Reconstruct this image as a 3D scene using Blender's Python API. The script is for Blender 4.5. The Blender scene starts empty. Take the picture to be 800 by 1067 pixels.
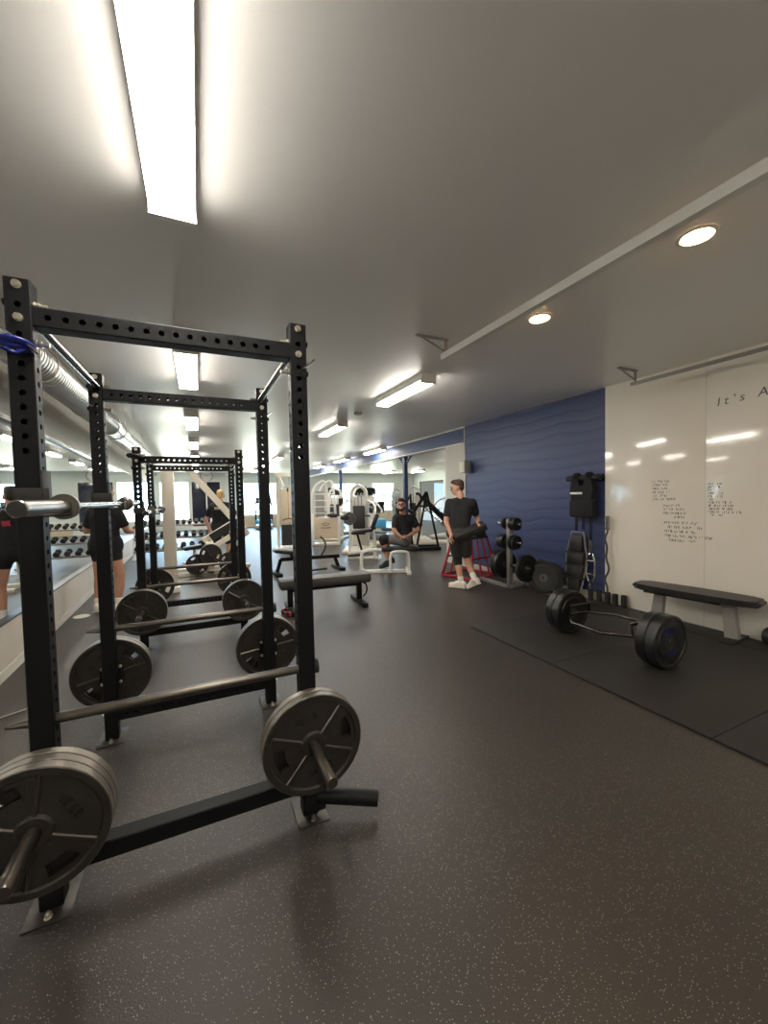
import bpy, bmesh, math, random
from mathutils import Vector, Matrix, Euler, noise
random.seed(7)
C = bpy.context.scene.collection
PI = math.pi
R = math.radians
V = Vector

# ------------------------------------------------------------------ materials
def mat(name, col, rough=0.5, metal=0.0, bump=0.0, bscale=60.0, var=0.0, vscale=8.0, spec=0.5, coat=0.0):
    m = bpy.data.materials.new(name); m.use_nodes = True
    nt = m.node_tree; b = nt.nodes['Principled BSDF']
    b.inputs['Base Color'].default_value = (*col, 1)
    b.inputs['Roughness'].default_value = rough
    b.inputs['Metallic'].default_value = metal
    b.inputs['Specular IOR Level'].default_value = spec
    b.inputs['Coat Weight'].default_value = coat
    tc = nt.nodes.new('ShaderNodeTexCoord')
    if var > 0:
        n = nt.nodes.new('ShaderNodeTexNoise'); n.inputs['Scale'].default_value = vscale; n.inputs['Detail'].default_value = 4
        nt.links.new(tc.outputs['Object'], n.inputs['Vector'])
        r = nt.nodes.new('ShaderNodeMix'); r.data_type = 'RGBA'
        r.inputs['A'].default_value = (*[max(0, c*(1-var)) for c in col], 1)
        r.inputs['B'].default_value = (*[min(1, c*(1+var)) for c in col], 1)
        nt.links.new(n.outputs['Fac'], r.inputs['Factor']); nt.links.new(r.outputs['Result'], b.inputs['Base Color'])
    if bump > 0:
        n2 = nt.nodes.new('ShaderNodeTexNoise'); n2.inputs['Scale'].default_value = bscale; n2.inputs['Detail'].default_value = 3
        nt.links.new(tc.outputs['Object'], n2.inputs['Vector'])
        bp = nt.nodes.new('ShaderNodeBump'); bp.inputs['Strength'].default_value = bump; bp.inputs['Distance'].default_value = 0.01
        nt.links.new(n2.outputs['Fac'], bp.inputs['Height']); nt.links.new(bp.outputs['Normal'], b.inputs['Normal'])
    return m

def emis(name, col, s):
    m = mat(name, col, 0.4)
    b = m.node_tree.nodes['Principled BSDF']
    b.inputs['Emission Color'].default_value = (*col, 1); b.inputs['Emission Strength'].default_value = s
    return m

M = dict(
    powder=mat('black powder coat', (.0045, .0045, .005), .5, bump=.1, bscale=500, spec=.22),
    iron=mat('grey cast iron', (.030, .026, .022), .44, .35, bump=.25, bscale=220, var=.25, vscale=30),
    ironrim=mat('worn iron rim', (.20, .175, .145), .36, .7, bump=.15, bscale=150, var=.3, vscale=14),
    ironletter=mat('dark cast lettering', (.012, .011, .010), .5),
    steel=mat('brushed steel', (.33, .315, .29), .26, 1.0, var=.15, vscale=40),
    darksteel=mat('dark worn steel', (.125, .11, .093), .32, .9, var=.3, vscale=25),
    zinc=mat('zinc bolt', (.62, .57, .48), .35, 1.0),
    footplate=mat('zinc plated foot plate', (.075, .07, .062), .42, .7, var=.3, vscale=20),
    chrome=mat('chrome', (.75, .74, .72), .12, 1.0),
    rubber=mat('black bumper rubber', (.010, .010, .010), .38, bump=.1, bscale=200),
    rubber2=mat('matt black rubber', (.018, .017, .016), .6, bump=.2, bscale=200),
    vinyl=mat('black vinyl padding', (.013, .012, .012), .42, bump=.12, bscale=250),
    greyvinyl=mat('worn grey vinyl', (.06, .057, .051), .5, bump=.12, bscale=250, var=.15),
    greymetal=mat('grey painted steel', (.30, .29, .27), .42, .2, var=.1),
    machine=mat('warm white painted steel', (.72, .66, .54), .42, var=.05),
    cleanwhite=mat('white painted steel', (.80, .78, .73), .4),
    panelbeige=mat('beige panel', (.66, .55, .40), .55, var=.06),
    red=mat('red painted steel', (.42, .018, .035), .38),
    blueband=mat('blue latex band', (.010, .018, .22), .3, coat=.2),
    bluepaint=mat('blue painted beam', (.045, .075, .19), .5),
    white=mat('white trim paint', (.75, .72, .66), .5),
    wallwhite=mat('cream wall paint', (.62, .60, .54), .6, bump=.06, bscale=80, var=.04),
    kneewhite=mat('scuffed white panel', (.68, .62, .53), .45, var=.08, vscale=3),
    farwall=mat('pale far wall paint', (.66, .68, .64), .6),
    wainscot=mat('beige wainscot', (.60, .48, .33), .6),
    mirror=mat('mirror glass', (.86, .88, .87), .015, 1.0),
    darkglass=mat('dark tinted glass', (.012, .016, .035), .06, 0, coat=.5),
    duct=mat('galvanised duct', (.62, .62, .60), .30, .95, var=.12, vscale=12),
    skin=mat('skin', (.56, .30, .20), .55, var=.06, vscale=20),
    skin2=mat('tanned skin', (.48, .24, .15), .55, var=.06, vscale=20),
    blackcloth=mat('black cotton', (.012, .012, .013), .85, bump=.2, bscale=60),
    shorts=mat('charcoal shorts', (.045, .043, .042), .85, bump=.2, bscale=60),
    greyshorts=mat('grey shorts', (.16, .15, .145), .85, bump=.2, bscale=60),
    shoe=mat('off white sneaker', (.78, .72, .62), .6),
    sock=mat('white sock', (.75, .72, .68), .9),
    blackshoe=mat('black sneaker', (.012, .012, .012), .6),
    brownhair=mat('brown hair', (.075, .038, .020), .6, bump=.5, bscale=120),
    darkhair=mat('dark hair', (.030, .018, .012), .6, bump=.5, bscale=120),
    blondhair=mat('blond hair', (.62, .42, .17), .6, bump=.5, bscale=120),
    eye=mat('eye', (.02, .015, .012), .2),
    lip=mat('lip', (.36, .12, .10), .5),
    pink=mat('pink print', (.55, .05, .09), .7),
    whiteprint=mat('white print', (.8, .8, .78), .7),
    ink=mat('dry marker ink', (.03, .028, .028), .6),
    inkpale=mat('faint marker ink', (.16, .15, .135), .6),
    screen=mat('black screen', (.012, .012, .014), .15),
    bluescreen=mat('blue cover', (.10, .42, .68), .5),
    green=mat('green leaves', (.05, .22, .04), .6),
    blackchrome=mat('polished black steel', (.09, .085, .08), .22, 1.0),
    tube=emis('lit fluorescent lens', (1.0, .935, .84), 25.0),
    can=emis('lit warm lamp', (1.0, .62, .28), 50.0),
)

def bands_material():
    m = mat('blue painted boards', (.05, .07, .19), .42)
    nt = m.node_tree; b = nt.nodes['Principled BSDF']; L = nt.links.new
    tc = nt.nodes.new('ShaderNodeTexCoord')
    wn = nt.nodes.new('ShaderNodeTexNoise'); wn.inputs['Scale'].default_value = 1.3; wn.inputs['Detail'].default_value = 3
    sc = nt.nodes.new('ShaderNodeVectorMath'); sc.operation = 'MULTIPLY'; sc.inputs[1].default_value = (0, 0, .20)
    ad = nt.nodes.new('ShaderNodeVectorMath'); ad.operation = 'ADD'
    w = nt.nodes.new('ShaderNodeTexWave'); w.bands_direction = 'Z'; w.wave_profile = 'SIN'
    w.inputs['Scale'].default_value = 1.9; w.inputs['Distortion'].default_value = 0
    pw = nt.nodes.new('ShaderNodeMath'); pw.operation = 'POWER'; pw.inputs[1].default_value = .22
    n = nt.nodes.new('ShaderNodeTexNoise'); n.inputs['Scale'].default_value = 14; n.inputs['Detail'].default_value = 4
    mp = nt.nodes.new('ShaderNodeMapping'); mp.inputs['Scale'].default_value = (1, .35, 2.2)
    a = nt.nodes.new('ShaderNodeMath'); a.operation = 'MULTIPLY_ADD'; a.inputs[1].default_value = .30
    bp = nt.nodes.new('ShaderNodeBump'); bp.inputs['Strength'].default_value = .26; bp.inputs['Distance'].default_value = .012
    mx = nt.nodes.new('ShaderNodeMix'); mx.data_type = 'RGBA'
    mx.inputs['A'].default_value = (.036, .051, .135, 1); mx.inputs['B'].default_value = (.050, .070, .175, 1)  # groove shade and paint sheen are put into these two blues
    L(tc.outputs['Object'], wn.inputs['Vector']); L(wn.outputs['Color'], sc.inputs[0]); L(sc.outputs[0], ad.inputs[0]); L(tc.outputs['Object'], ad.inputs[1])
    L(ad.outputs[0], w.inputs['Vector']); L(w.outputs['Fac'], pw.inputs[0])
    L(tc.outputs['Object'], mp.inputs['Vector']); L(mp.outputs['Vector'], n.inputs['Vector'])
    L(n.outputs['Fac'], a.inputs[0]); L(pw.outputs[0], a.inputs[2]); L(a.outputs[0], bp.inputs['Height']); L(bp.outputs['Normal'], b.inputs['Normal'])
    L(pw.outputs[0], mx.inputs['Factor']); L(mx.outputs['Result'], b.inputs['Base Color'])
    return m
M['bluewall'] = bands_material()

def floor_material():
    m = mat('speckled black rubber floor', (.040, .036, .032), .5)
    nt = m.node_tree; b = nt.nodes['Principled BSDF']; L = nt.links.new
    tc = nt.nodes.new('ShaderNodeTexCoord')
    v = nt.nodes.new('ShaderNodeTexVoronoi'); v.inputs['Scale'].default_value = 125
    c1 = nt.nodes.new('ShaderNodeMath'); c1.operation = 'LESS_THAN'; c1.inputs[1].default_value = .18
    sep = nt.nodes.new('ShaderNodeSeparateColor')
    c2 = nt.nodes.new('ShaderNodeMath'); c2.operation = 'GREATER_THAN'; c2.inputs[1].default_value = .42
    mu = nt.nodes.new('ShaderNodeMath'); mu.operation = 'MULTIPLY'
    big = nt.nodes.new('ShaderNodeTexNoise'); big.inputs['Scale'].default_value = 1.1; big.inputs['Detail'].default_value = 5
    mx0 = nt.nodes.new('ShaderNodeMix'); mx0.data_type = 'RGBA'
    mx0.inputs['A'].default_value = (.029, .0245, .0205, 1); mx0.inputs['B'].default_value = (.046, .039, .0325, 1)
    mx = nt.nodes.new('ShaderNodeMix'); mx.data_type = 'RGBA'; mx.inputs['B'].default_value = (.36, .33, .29, 1)
    fine = nt.nodes.new('ShaderNodeTexNoise'); fine.inputs['Scale'].default_value = 170; fine.inputs['Detail'].default_value = 2
    bp = nt.nodes.new('ShaderNodeBump'); bp.inputs['Strength'].default_value = .35; bp.inputs['Distance'].default_value = .004
    L(tc.outputs['Object'], v.inputs['Vector']); L(v.outputs['Distance'], c1.inputs[0]); L(v.outputs['Color'], sep.inputs[0])
    L(sep.outputs[0], c2.inputs[0]); L(c1.outputs[0], mu.inputs[0]); L(c2.outputs[0], mu.inputs[1])
    L(tc.outputs['Object'], big.inputs['Vector']); L(big.outputs['Fac'], mx0.inputs['Factor'])
    L(mx0.outputs['Result'], mx.inputs['A']); L(mu.outputs[0], mx.inputs['Factor']); L(mx.outputs['Result'], b.inputs['Base Color'])
    L(tc.outputs['Object'], fine.inputs['Vector']); L(fine.outputs['Fac'], bp.inputs['Height']); L(bp.outputs['Normal'], b.inputs['Normal'])
    b.inputs['Roughness'].default_value = .42; b.inputs['Specular IOR Level'].default_value = .5
    return m
M['floor'] = floor_material()
M['mat'] = mat('black stall mat rubber', (.016, .0145, .013), .55, bump=.3, bscale=160, var=.2, vscale=3)
M['ceiling'] = mat('grey ceiling paint', (.88, .865, .84), .36, bump=.10, bscale=3.0, spec=.45)
M['board'] = mat('glossy whiteboard', (.93, .875, .775), .12, var=.05, vscale=1.5, coat=.3)
def glass_material():
    m = bpy.data.materials.new('window glass'); m.use_nodes = True
    nt = m.node_tree; nt.nodes.clear()
    o = nt.nodes.new('ShaderNodeOutputMaterial'); mix = nt.nodes.new('ShaderNodeMixShader'); mix.inputs[0].default_value = .06
    t = nt.nodes.new('ShaderNodeBsdfTransparent'); g = nt.nodes.new('ShaderNodeBsdfGlossy'); g.inputs['Roughness'].default_value = .02
    nt.links.new(t.outputs[0], mix.inputs[1]); nt.links.new(g.outputs[0], mix.inputs[2]); nt.links.new(mix.outputs[0], o.inputs[0])
    return m
M['glass'] = glass_material()
M['dimglass'] = glass_material()
M['dimglass'].node_tree.nodes['Transparent BSDF'].inputs[0].default_value = (.16, .13, .105, 1)  # tint added to dim the outside light through the side windows

# ------------------------------------------------------------------ mesh helpers
def frame(d):
    d = V(d).normalized()
    a = V((0, 0, 1)) if abs(d.z) < .95 else V((1, 0, 0))
    x = d.cross(a).normalized(); y = d.cross(x).normalized()
    return x, y, d

class B:
    def __init__(s): s.bm = bmesh.new()
    def faces(s, pts, fs):
        vs = [s.bm.verts.new(p) for p in pts]
        for f in fs:
            try: s.bm.faces.new([vs[i] for i in f])
            except ValueError: pass
        return s
    def bx(s, x0, x1, y0, y1, z0, z1, bev=0.0):
        if bev <= 0:
            p = [(x, y, z) for z in (z0, z1) for y in (y0, y1) for x in (x0, x1)]
            return s.faces(p, [(0,2,3,1),(4,5,7,6),(0,1,5,4),(2,6,7,3),(0,4,6,2),(1,3,7,5)])
        t = bmesh.new(); bmesh.ops.create_cube(t, size=1)
        for v in t.verts: v.co = V(((x0+x1)/2+v.co.x*(x1-x0), (y0+y1)/2+v.co.y*(y1-y0), (z0+z1)/2+v.co.z*(z1-z0)))
        bmesh.ops.bevel(t, geom=list(t.edges), offset=bev, segments=2, affect='EDGES', profile=.5)
        return s.join(t)
    def join(s, t, mx=None):
        if mx is not None: bmesh.ops.transform(t, matrix=mx, verts=t.verts)
        vs = {v: s.bm.verts.new(v.co) for v in t.verts}
        for f in t.faces:
            try: s.bm.faces.new([vs[v] for v in f.verts])
            except ValueError: pass
        t.free(); return s
    def box(s, c, size, rot=(0, 0, 0), bev=0.0):
        t = bmesh.new(); bmesh.ops.create_cube(t, size=1)
        for v in t.verts: v.co = V((v.co.x*size[0], v.co.y*size[1], v.co.z*size[2]))
        if bev: bmesh.ops.bevel(t, geom=list(t.edges), offset=bev, segments=2, affect='EDGES', profile=.5)
        return s.join(t, Matrix.Translation(c) @ Euler(rot).to_matrix().to_4x4())
    def bar(s, p0, p1, w, h, up=(0, 0, 1), bev=0.0):       # square bar from p0 to p1
        p0, p1 = V(p0), V(p1); d = (p1-p0); l = d.length; d = d/l
        u = V(up)
        if abs(d.dot(u)) > .97: u = V((0, 1, 0))
        x = d.cross(u).normalized(); u = x.cross(d).normalized()
        t = bmesh.new(); bmesh.ops.create_cube(t, size=1)
        for v in t.verts: v.co = V((v.co.x*w, v.co.y*l, v.co.z*h))
        if bev: bmesh.ops.bevel(t, geom=list(t.edges), offset=bev, segments=1, affect='EDGES')
        m = Matrix((x, d, u)).transposed().to_4x4(); m.translation = (p0+p1)/2
        return s.join(t, m)
    def lathe(s, prof, o=(0, 0, 0), d=(0, 0, 1), seg=32):   # prof = [(r, t)] along d
        x, y, d = frame(d); o = V(o); rings = []
        for r, t in prof:
            if r < 1e-6: rings.append([s.bm.verts.new(o+d*t)])
            else: rings.append([s.bm.verts.new(o+d*t+(x*math.cos(a)+y*math.sin(a))*r) for a in [2*PI*i/seg for i in range(seg)]])
        for a, b in zip(rings, rings[1:]):
            for i in range(seg):
                j = (i+1) % seg
                q = [a[i % len(a)], a[j % len(a)], b[j % len(b)], b[i % len(b)]]
                u = []
                for v in q:
                    if v not in u: u.append(v)
                if len(u) > 2:
                    try: s.bm.faces.new(u)
                    except ValueError: pass
        return s
    def cyl(s, p0, p1, r0, r1=None, seg=16):
        p0, p1 = V(p0), V(p1); r1 = r0 if r1 is None else r1; l = (p1-p0).length
        return s.lathe([(0, 0), (r0, 0), (r1, l), (0, l)], p0, p1-p0, seg)
    def tube(s, pts, r, seg=10, closed=False, sm=0):
        pts = [V(p) for p in pts]
        for _ in range(sm):                              # corner cutting
            q = []
            n = len(pts)
            for i in range(n if closed else n-1):
                a, b = pts[i], pts[(i+1) % n]; q += [a*.75+b*.25, a*.25+b*.75]
            pts = q if closed else [pts[0]]+q+[pts[-1]]
        n = len(pts); rings = []; px = None
        for i, p in enumerate(pts):
            a = pts[(i-1) % n] if closed or i else p; b = pts[(i+1) % n] if closed or i < n-1 else p
            d = (b-a).normalized()
            if px is None: px = frame(d)[0]
            px = (px-d*px.dot(d)).normalized(); py = d.cross(px)
            rr = r[i] if isinstance(r, (list, tuple)) else r
            rings.append([s.bm.verts.new(p+(px*math.cos(t)+py*math.sin(t))*rr) for t in [2*PI*k/seg for k in range(seg)]])
        for i in range(n if closed else n-1):
            a, b = rings[i], rings[(i+1) % n]
            for k in range(seg):
                s.bm.faces.new([a[k], a[(k+1) % seg], b[(k+1) % seg], b[k]])
        if not closed:
            s.bm.faces.new(list(reversed(rings[0]))); s.bm.faces.new(rings[-1])
        return s
    def prism(s, poly, axis, a, b):                       # polygon extruded along x / y / z
        def P(u, v, w): return {'x': (w, u, v), 'y': (u, w, v), 'z': (u, v, w)}[axis]
        n = len(poly); vs = [s.bm.verts.new(P(u, v, a)) for u, v in poly]+[s.bm.verts.new(P(u, v, b)) for u, v in poly]
        s.bm.faces.new(vs[:n]); s.bm.faces.new(vs[n:])
        for i in range(n): s.bm.faces.new([vs[i], vs[(i+1) % n], vs[n+(i+1) % n], vs[n+i]])
        return s
    def sph(s, c, r, sc=(1, 1, 1), seg=16, rot=None):
        t = bmesh.new(); bmesh.ops.create_uvsphere(t, u_segments=seg, v_segments=max(6, seg*2//3), radius=r)
        m = Matrix.Diagonal((*sc, 1))
        if rot is not None: m = (rot.to_4x4() if hasattr(rot, 'to_4x4') else rot) @ m
        return s.join(t, Matrix.Translation(c) @ m)
    def perf(s, o, u, v, L, W, holes, r, t=.005):         # face with round holes: o start mid-edge, u along, v across
        o, u, v = V(o), V(u).normalized(), V(v).normalized(); n = u.cross(v)
        f = s.bm.verts.new
        cuts = [0.0]
        for h in holes: cuts += [h-min(.024, r*1.9), h+min(.024, r*1.9)]
        cuts.append(L)
        for k in range(0, len(cuts)-1, 2):
            a, b = cuts[k], cuts[k+1]
            if b-a > 1e-5: s.bm.faces.new([f(o+u*a-v*W/2), f(o+u*b-v*W/2), f(o+u*b+v*W/2), f(o+u*a+v*W/2)])
        for h in holes:
            e = min(.024, r*1.9)
            out = [(e, 0), (e, W/2), (0, W/2), (-e, W/2), (-e, 0), (-e, -W/2), (0, -W/2), (e, -W/2)]
            ov = [f(o+u*(h+a)+v*b) for a, b in out]
            iv = [f(o+u*(h+r*math.cos(i*PI/4))+v*r*math.sin(i*PI/4)) for i in range(8)]
            dv = [f(o+u*(h+r*math.cos(i*PI/4))+v*r*math.sin(i*PI/4)-n*t) for i in range(8)]
            for i in range(8):
                j = (i+1) % 8
                s.bm.faces.new([ov[i], ov[j], iv[j], iv[i]]); s.bm.faces.new([iv[i], iv[j], dv[j], dv[i]])
        return s
    def perf_beam(s, p0, p1, w, side, hs1, hs2, r=.008, c=.004):
        """square tube p0->p1 of width w; `side` is the normal of the faces with holes hs1, the others carry hs2"""
        p0, p1 = V(p0), V(p1); u = (p1-p0).normalized(); L = (p1-p0).length
        n1 = V(side).normalized(); n2 = u.cross(n1)
        for n, hs in ((n1, hs1), (-n1, hs1), (n2, hs2), (-n2, hs2)):
            v = n.cross(u)
            s.perf(p0+n*w/2, u, v, L, w-2*c, hs, r)
        for a in (n1, -n1):
            for b in (n2, -n2):
                q = [p0+a*w/2+b*(w/2-c), p0+a*(w/2-c)+b*w/2]
                s.faces([q[0], q[1], q[1]+u*L, q[0]+u*L], [(0, 1, 2, 3)])
        for p in (p0, p1):
            s.faces([p+n1*w/2+n2*(w/2-c), p+n1*(w/2-c)+n2*w/2, p-n1*(w/2-c)+n2*w/2, p-n1*w/2+n2*(w/2-c),
                     p-n1*w/2-n2*(w/2-c), p-n1*(w/2-c)-n2*w/2, p+n1*(w/2-c)-n2*w/2, p+n1*w/2-n2*(w/2-c)], [tuple(range(8))])
        return s
    def hexbolt(s, p, d, r=.011, h=.010, stud=.012, rs=.006):
        p = V(p); d = V(d).normalized()
        s.lathe([(0, 0), (r*1.22, 0), (r*1.22, .003), (0, .003)], p, d, 14)
        s.lathe([(0, 0), (r, 0), (r, h), (0, h)], p+d*.003, d, 6)
        if stud: s.cyl(p+d*h, p+d*(h+stud), rs, rs*.9, 8)
        return s
    def make(s, name, material, parent=None, smooth=35, loc=None):
        bmesh.ops.recalc_face_normals(s.bm, faces=s.bm.faces)
        if parent is not None and loc is None: loc = V((0, 0, 0))
        me = bpy.data.meshes.new(name); s.bm.to_mesh(me); s.bm.free()
        if isinstance(material, str): material = M[material]
        me.materials.append(material)
        if smooth:
            me.polygons.foreach_set('use_smooth', [True]*len(me.polygons))
            me.set_sharp_from_angle(angle=R(smooth))
        o = bpy.data.objects.new(name, me); C.objects.link(o)
        if parent is not None: o.parent = parent
        elif loc is not None: o.location = loc
        return o

def tag(o, label, cat, group=None):
    o['label'] = label; o['category'] = cat
    if group: o['group'] = group
    return o
def thing(name, label, cat, loc=(0, 0, 0), rz=0, group=None):
    o = bpy.data.objects.new(name, None); C.objects.link(o)
    o.empty_display_size = .1
    o.location = loc; o.rotation_euler = (0, 0, rz)
    return tag(o, label, cat, group)
def struct(name, b, m, smooth=35, parent=None):
    o = b.make(name, m, parent, smooth)
    if parent is None: o['kind'] = 'structure'
    return o
KIDS = {}
def dup(root, label=None, loc=None, rot=None, group=None):
    r = root.copy(); C.objects.link(r)
    if loc is not None: r.location = loc
    if rot is not None: r.rotation_euler = rot
    if label: r['label'] = label
    if group: r['group'] = group
    kids = {}
    for o in bpy.data.objects:
        if o.parent is not None: kids.setdefault(o.parent.name, []).append(o)
    def rec(src, dst):
        for ch in kids.get(src.name, []):
            c = ch.copy(); C.objects.link(c); c.parent = dst; rec(ch, c)
    rec(root, r)
    return r
def text_bm(txt, size, depth=0.0, shear=0.0):
    cu = bpy.data.curves.new('t', 'FONT'); cu.body = txt; cu.size = size; cu.extrude = depth; cu.shear = shear
    cu.align_x = 'CENTER'; cu.align_y = 'CENTER'; cu.resolution_u = 3
    o = bpy.data.objects.new('t', cu); C.objects.link(o)
    dg = bpy.context.evaluated_depsgraph_get()
    me = bpy.data.meshes.new_from_object(o.evaluated_get(dg))
    t = bmesh.new(); t.from_mesh(me)
    bpy.data.objects.remove(o); bpy.data.curves.remove(cu); bpy.data.meshes.remove(me)
    return t
def axes(x, y, o):
    x = V(x).normalized(); y = V(y).normalized(); z = x.cross(y)
    m = Matrix((x, y, z)).transposed().to_4x4(); m.translation = V(o)
    return m
# ------------------------------------------------------------------ the setting
FAR = 22.3
LS = -.02                                                  # the mirror wall runs very slightly outwards
def lx(y): return -1.565+LS*(y-4.34)
struct('floor', B().bx(-2.6, 13, -3.2, 23, -.1, 0), 'floor', 0)
struct('ceiling', B().bx(-2.6, 13, -3.2, 23, 2.9, 3.0), 'ceiling', 0)
def slab(x_off, y0, y1, z0, z1, th):
    b = B(); p = []
    for z in (z0, z1):
        for y, o in ((y0, 0), (y1, 0), (y1, -th), (y0, -th)): p.append((lx(y)+x_off+o, y, z))
    return b.faces(p, [(0,1,2,3),(4,5,6,7),(0,1,5,4),(1,2,6,5),(2,3,7,6),(3,0,4,7)])
struct('wall_left', slab(-.05, -3.2, 22.3, 0, 2.9, .15), 'wallwhite', 0)
b = slab(0, -3.0, 22.2, .0, .46, .05)
struct('trim_1', b, 'kneewhite', 0)
struct('baseboard_left', slab(.012, -3.0, 22.2, 0, .085, .012), 'white', 0)
struct('trim_2', slab(.008, -3.0, 22.2, .46, .475, .058), 'darksteel', 0)
mi = slab(-.035, -3.0, 22.2, .475, 2.30, .012).make('wall_mirror', 'mirror', None, 0)
tag(mi, 'long wall mirror above the low white panel beside the racks', 'mirror')
struct('trim_3', slab(-.028, -3.0, 22.2, 2.30, 2.325, .02), 'darksteel', 0)
struct('wall_back', B().bx(-2.6, 13, -3.35, -3.2, 0, 2.9), 'wallwhite', 0)
# right wall: blue boards with whiteboard panels screwed on it
struct('wall_right', B().bx(5.0, 5.2, -3.2, 6.72, 0, 2.9), 'bluewall', 0)
struct('trim_4', B().bx(4.985, 5.21, 6.72, 6.75, 0, 2.9), 'white', 0)
struct('wall_partition', B().bx(5.0, 5.2, 6.75, 7.45, 0, 2.56), 'wallwhite', 0)
struct('baseboard_right', B().bx(4.975, 5.0, 3.62, 6.72, 0, .10), 'kneewhite', 0)
# beam and posts over the opening to the side room
struct('trim_5', B().bx(4.98, 5.18, 6.75, 20.2, 2.58, 2.87), 'bluepaint', 0)
struct('trim_6', B().bx(4.965, 5.2, 6.75, 20.2, 2.87, 2.9), 'white', 0)
struct('trim_7', B().bx(4.965, 5.2, 6.75, 20.2, 2.555, 2.58), 'white', 0)
for k, y in enumerate((9.5, 14.9)):
    b = B().bx(5.03, 5.13, y-.05, y+.05, 0, 2.56)
    if k == 0: b.bar((5.08, y-.35, 2.56), (5.08, y-.05, 2.36), .04, .04).bar((5.08, y+.35, 2.56), (5.08, y+.05, 2.36), .04, .04)
    struct('trim_%d' % (8+k), b, 'bluepaint', 0)
# far wall with its openings
def holed_wall(x0, x1, z0, z1, ops, axis, a, bb):
    b = B()
    xs = sorted({x0, x1, *[o[0] for o in ops], *[o[1] for o in ops]})
    for u0, u1 in zip(xs, xs[1:]):
        inside = [o for o in ops if o[0] <= u0+1e-6 and o[1] >= u1-1e-6]
        segs = [(z0, z1)]
        for o in inside: segs = [q for s0, s1 in segs for q in ((s0, min(s1, o[2])), (max(s0, o[3]), s1)) if q[1]-q[0] > 1e-5]
        for s0, s1 in segs:
            if axis == 'y': b.bx(u0, u1, a, bb, s0, s1)
            else: b.bx(a, bb, u0, u1, s0, s1)
    return b
OPS = [(-1.75, -.42, .50, 2.45), (2.15, 4.05, .62, 2.38), (4.95, 5.75, .62, 2.32), (7.0, 8.55, .62, 2.32), (9.62, 11.1, .62, 2.34)]
struct('wall_far', holed_wall(-2.6, 13, 0, 2.9, OPS, 'y', FAR, FAR+.16), 'farwall', 0)
struct('baseboard_far', B().bx(1.3, 12.4, FAR-.03, FAR, 0, .56), 'wainscot', 0)
SIDE = [(11.3, 15.2, .8, 2.42), (15.4, 18.6, .8, 2.42), (18.8, 21.6, .8, 2.42)]
struct('wall_side', holed_wall(-3.2, FAR, 0, 2.9, SIDE, 'x', 12.5, 12.66), 'farwall', 0)
n = 0
def window(ops, axis, at):
    global n
    for x0, x1, z0, z1 in ops:
        n += 1
        f = B(); t = .045
        def q(u0, u1, w0, w1, d0, d1):
            if axis == 'y': f.bx(u0, u1, at+d0, at+d1, w0, w1)
            else: f.bx(at+d0, at+d1, u0, u1, w0, w1)
        q(x0, x0+t, z0, z1, -.01, .1); q(x1-t, x1, z0, z1, -.01, .1); q(x0+t, x1-t, z0, z0+t, -.01, .1); q(x0+t, x1-t, z1-t, z1, -.01, .1)
        w = f.make('window_%d' % n, 'white', None, 0); w['kind'] = 'structure'
        f = B()
        q(x0+t, x1-t, z0+t, z1-t, .05, .056)
        f.make('glass', 'glass' if axis == 'y' else 'dimglass', w, 0)
        L = bpy.data.lights.new('portal', 'AREA'); L.shape = 'RECTANGLE'
        L.size = (x1-x0); L.size_y = (z1-z0); L.cycles.is_portal = True
        lo = bpy.data.objects.new('window_portal', L); C.objects.link(lo)
        if axis == 'y': lo.location = ((x0+x1)/2, at+.12, (z0+z1)/2); lo.rotation_euler = (R(-90), 0, 0)
        else: lo.location = (at+.12, (x0+x1)/2, (z0+z1)/2); lo.rotation_euler = (0, R(90), 0)
window(OPS, 'y', FAR); window(SIDE, 'x', 12.5)
# dark glazed double door in the far wall
d = B()
for x0, x1, z0, z1 in ((-.36, -.30, 0, 2.48), (1.02, 1.08, 0, 2.48), (-.30, 1.02, 2.42, 2.48), (.34, .40, 0, 2.42), (-.30, .34, 0, .18), (.40, 1.02, 0, .18)): d.bx(x0, x1, FAR-.06, FAR, z0, z1)
do = d.make('door_1', 'white', None, 0); do['kind'] = 'structure'
for x0, x1 in ((-.30, .34), (.40, 1.02)): B().bx(x0, x1, FAR-.035, FAR-.01, .18, 2.42).make('dark_pane', 'darkglass', do, 0)
# whiteboards
def whiteboard(y0, y1, label):
    w = B().bx(4.97, 4.998, y0, y1, .004, 2.9, .003).make('whiteboard', 'board', None, 35)
    return tag(w, label, 'whiteboard')
wb1 = whiteboard(2.4305, 3.60, 'whiteboard panel next to the blue wall with handwritten workout notes')
wb2 = whiteboard(-.6, 2.4295, 'whiteboard panel behind the flat bench end with a faint heading high up')
struct('trim_10', B().bx(4.966, 4.9695, 2.427, 2.433, .004, 2.9), 'white', 0)
def scribble(b, y, z, w, h, rnd, r=.0021):                  # one handwritten word running towards -y
    x = 0
    while x < w:
        lw = h*rnd.uniform(.42, .62); n = rnd.randint(3, 5); q = [(0, rnd.choice((0, 1)))]
        for _ in range(n): q.append((min(1, q[-1][0]+rnd.choice((0, .5, .5, -.4))), rnd.choice((0, .5, 1, 1))))
        pts = [(4.9695, y-x-max(0, a)*lw, z+c*h+rnd.uniform(-.1, .1)*h) for a, c in q]
        pts = [p for i, p in enumerate(pts) if i == 0 or (V(p)-V(pts[i-1])).length > 1e-4]
        if len(pts) > 1: b.tube(pts, r, 4)
        x += lw+h*.16
rnd = random.Random(3)
b = B()
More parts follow.
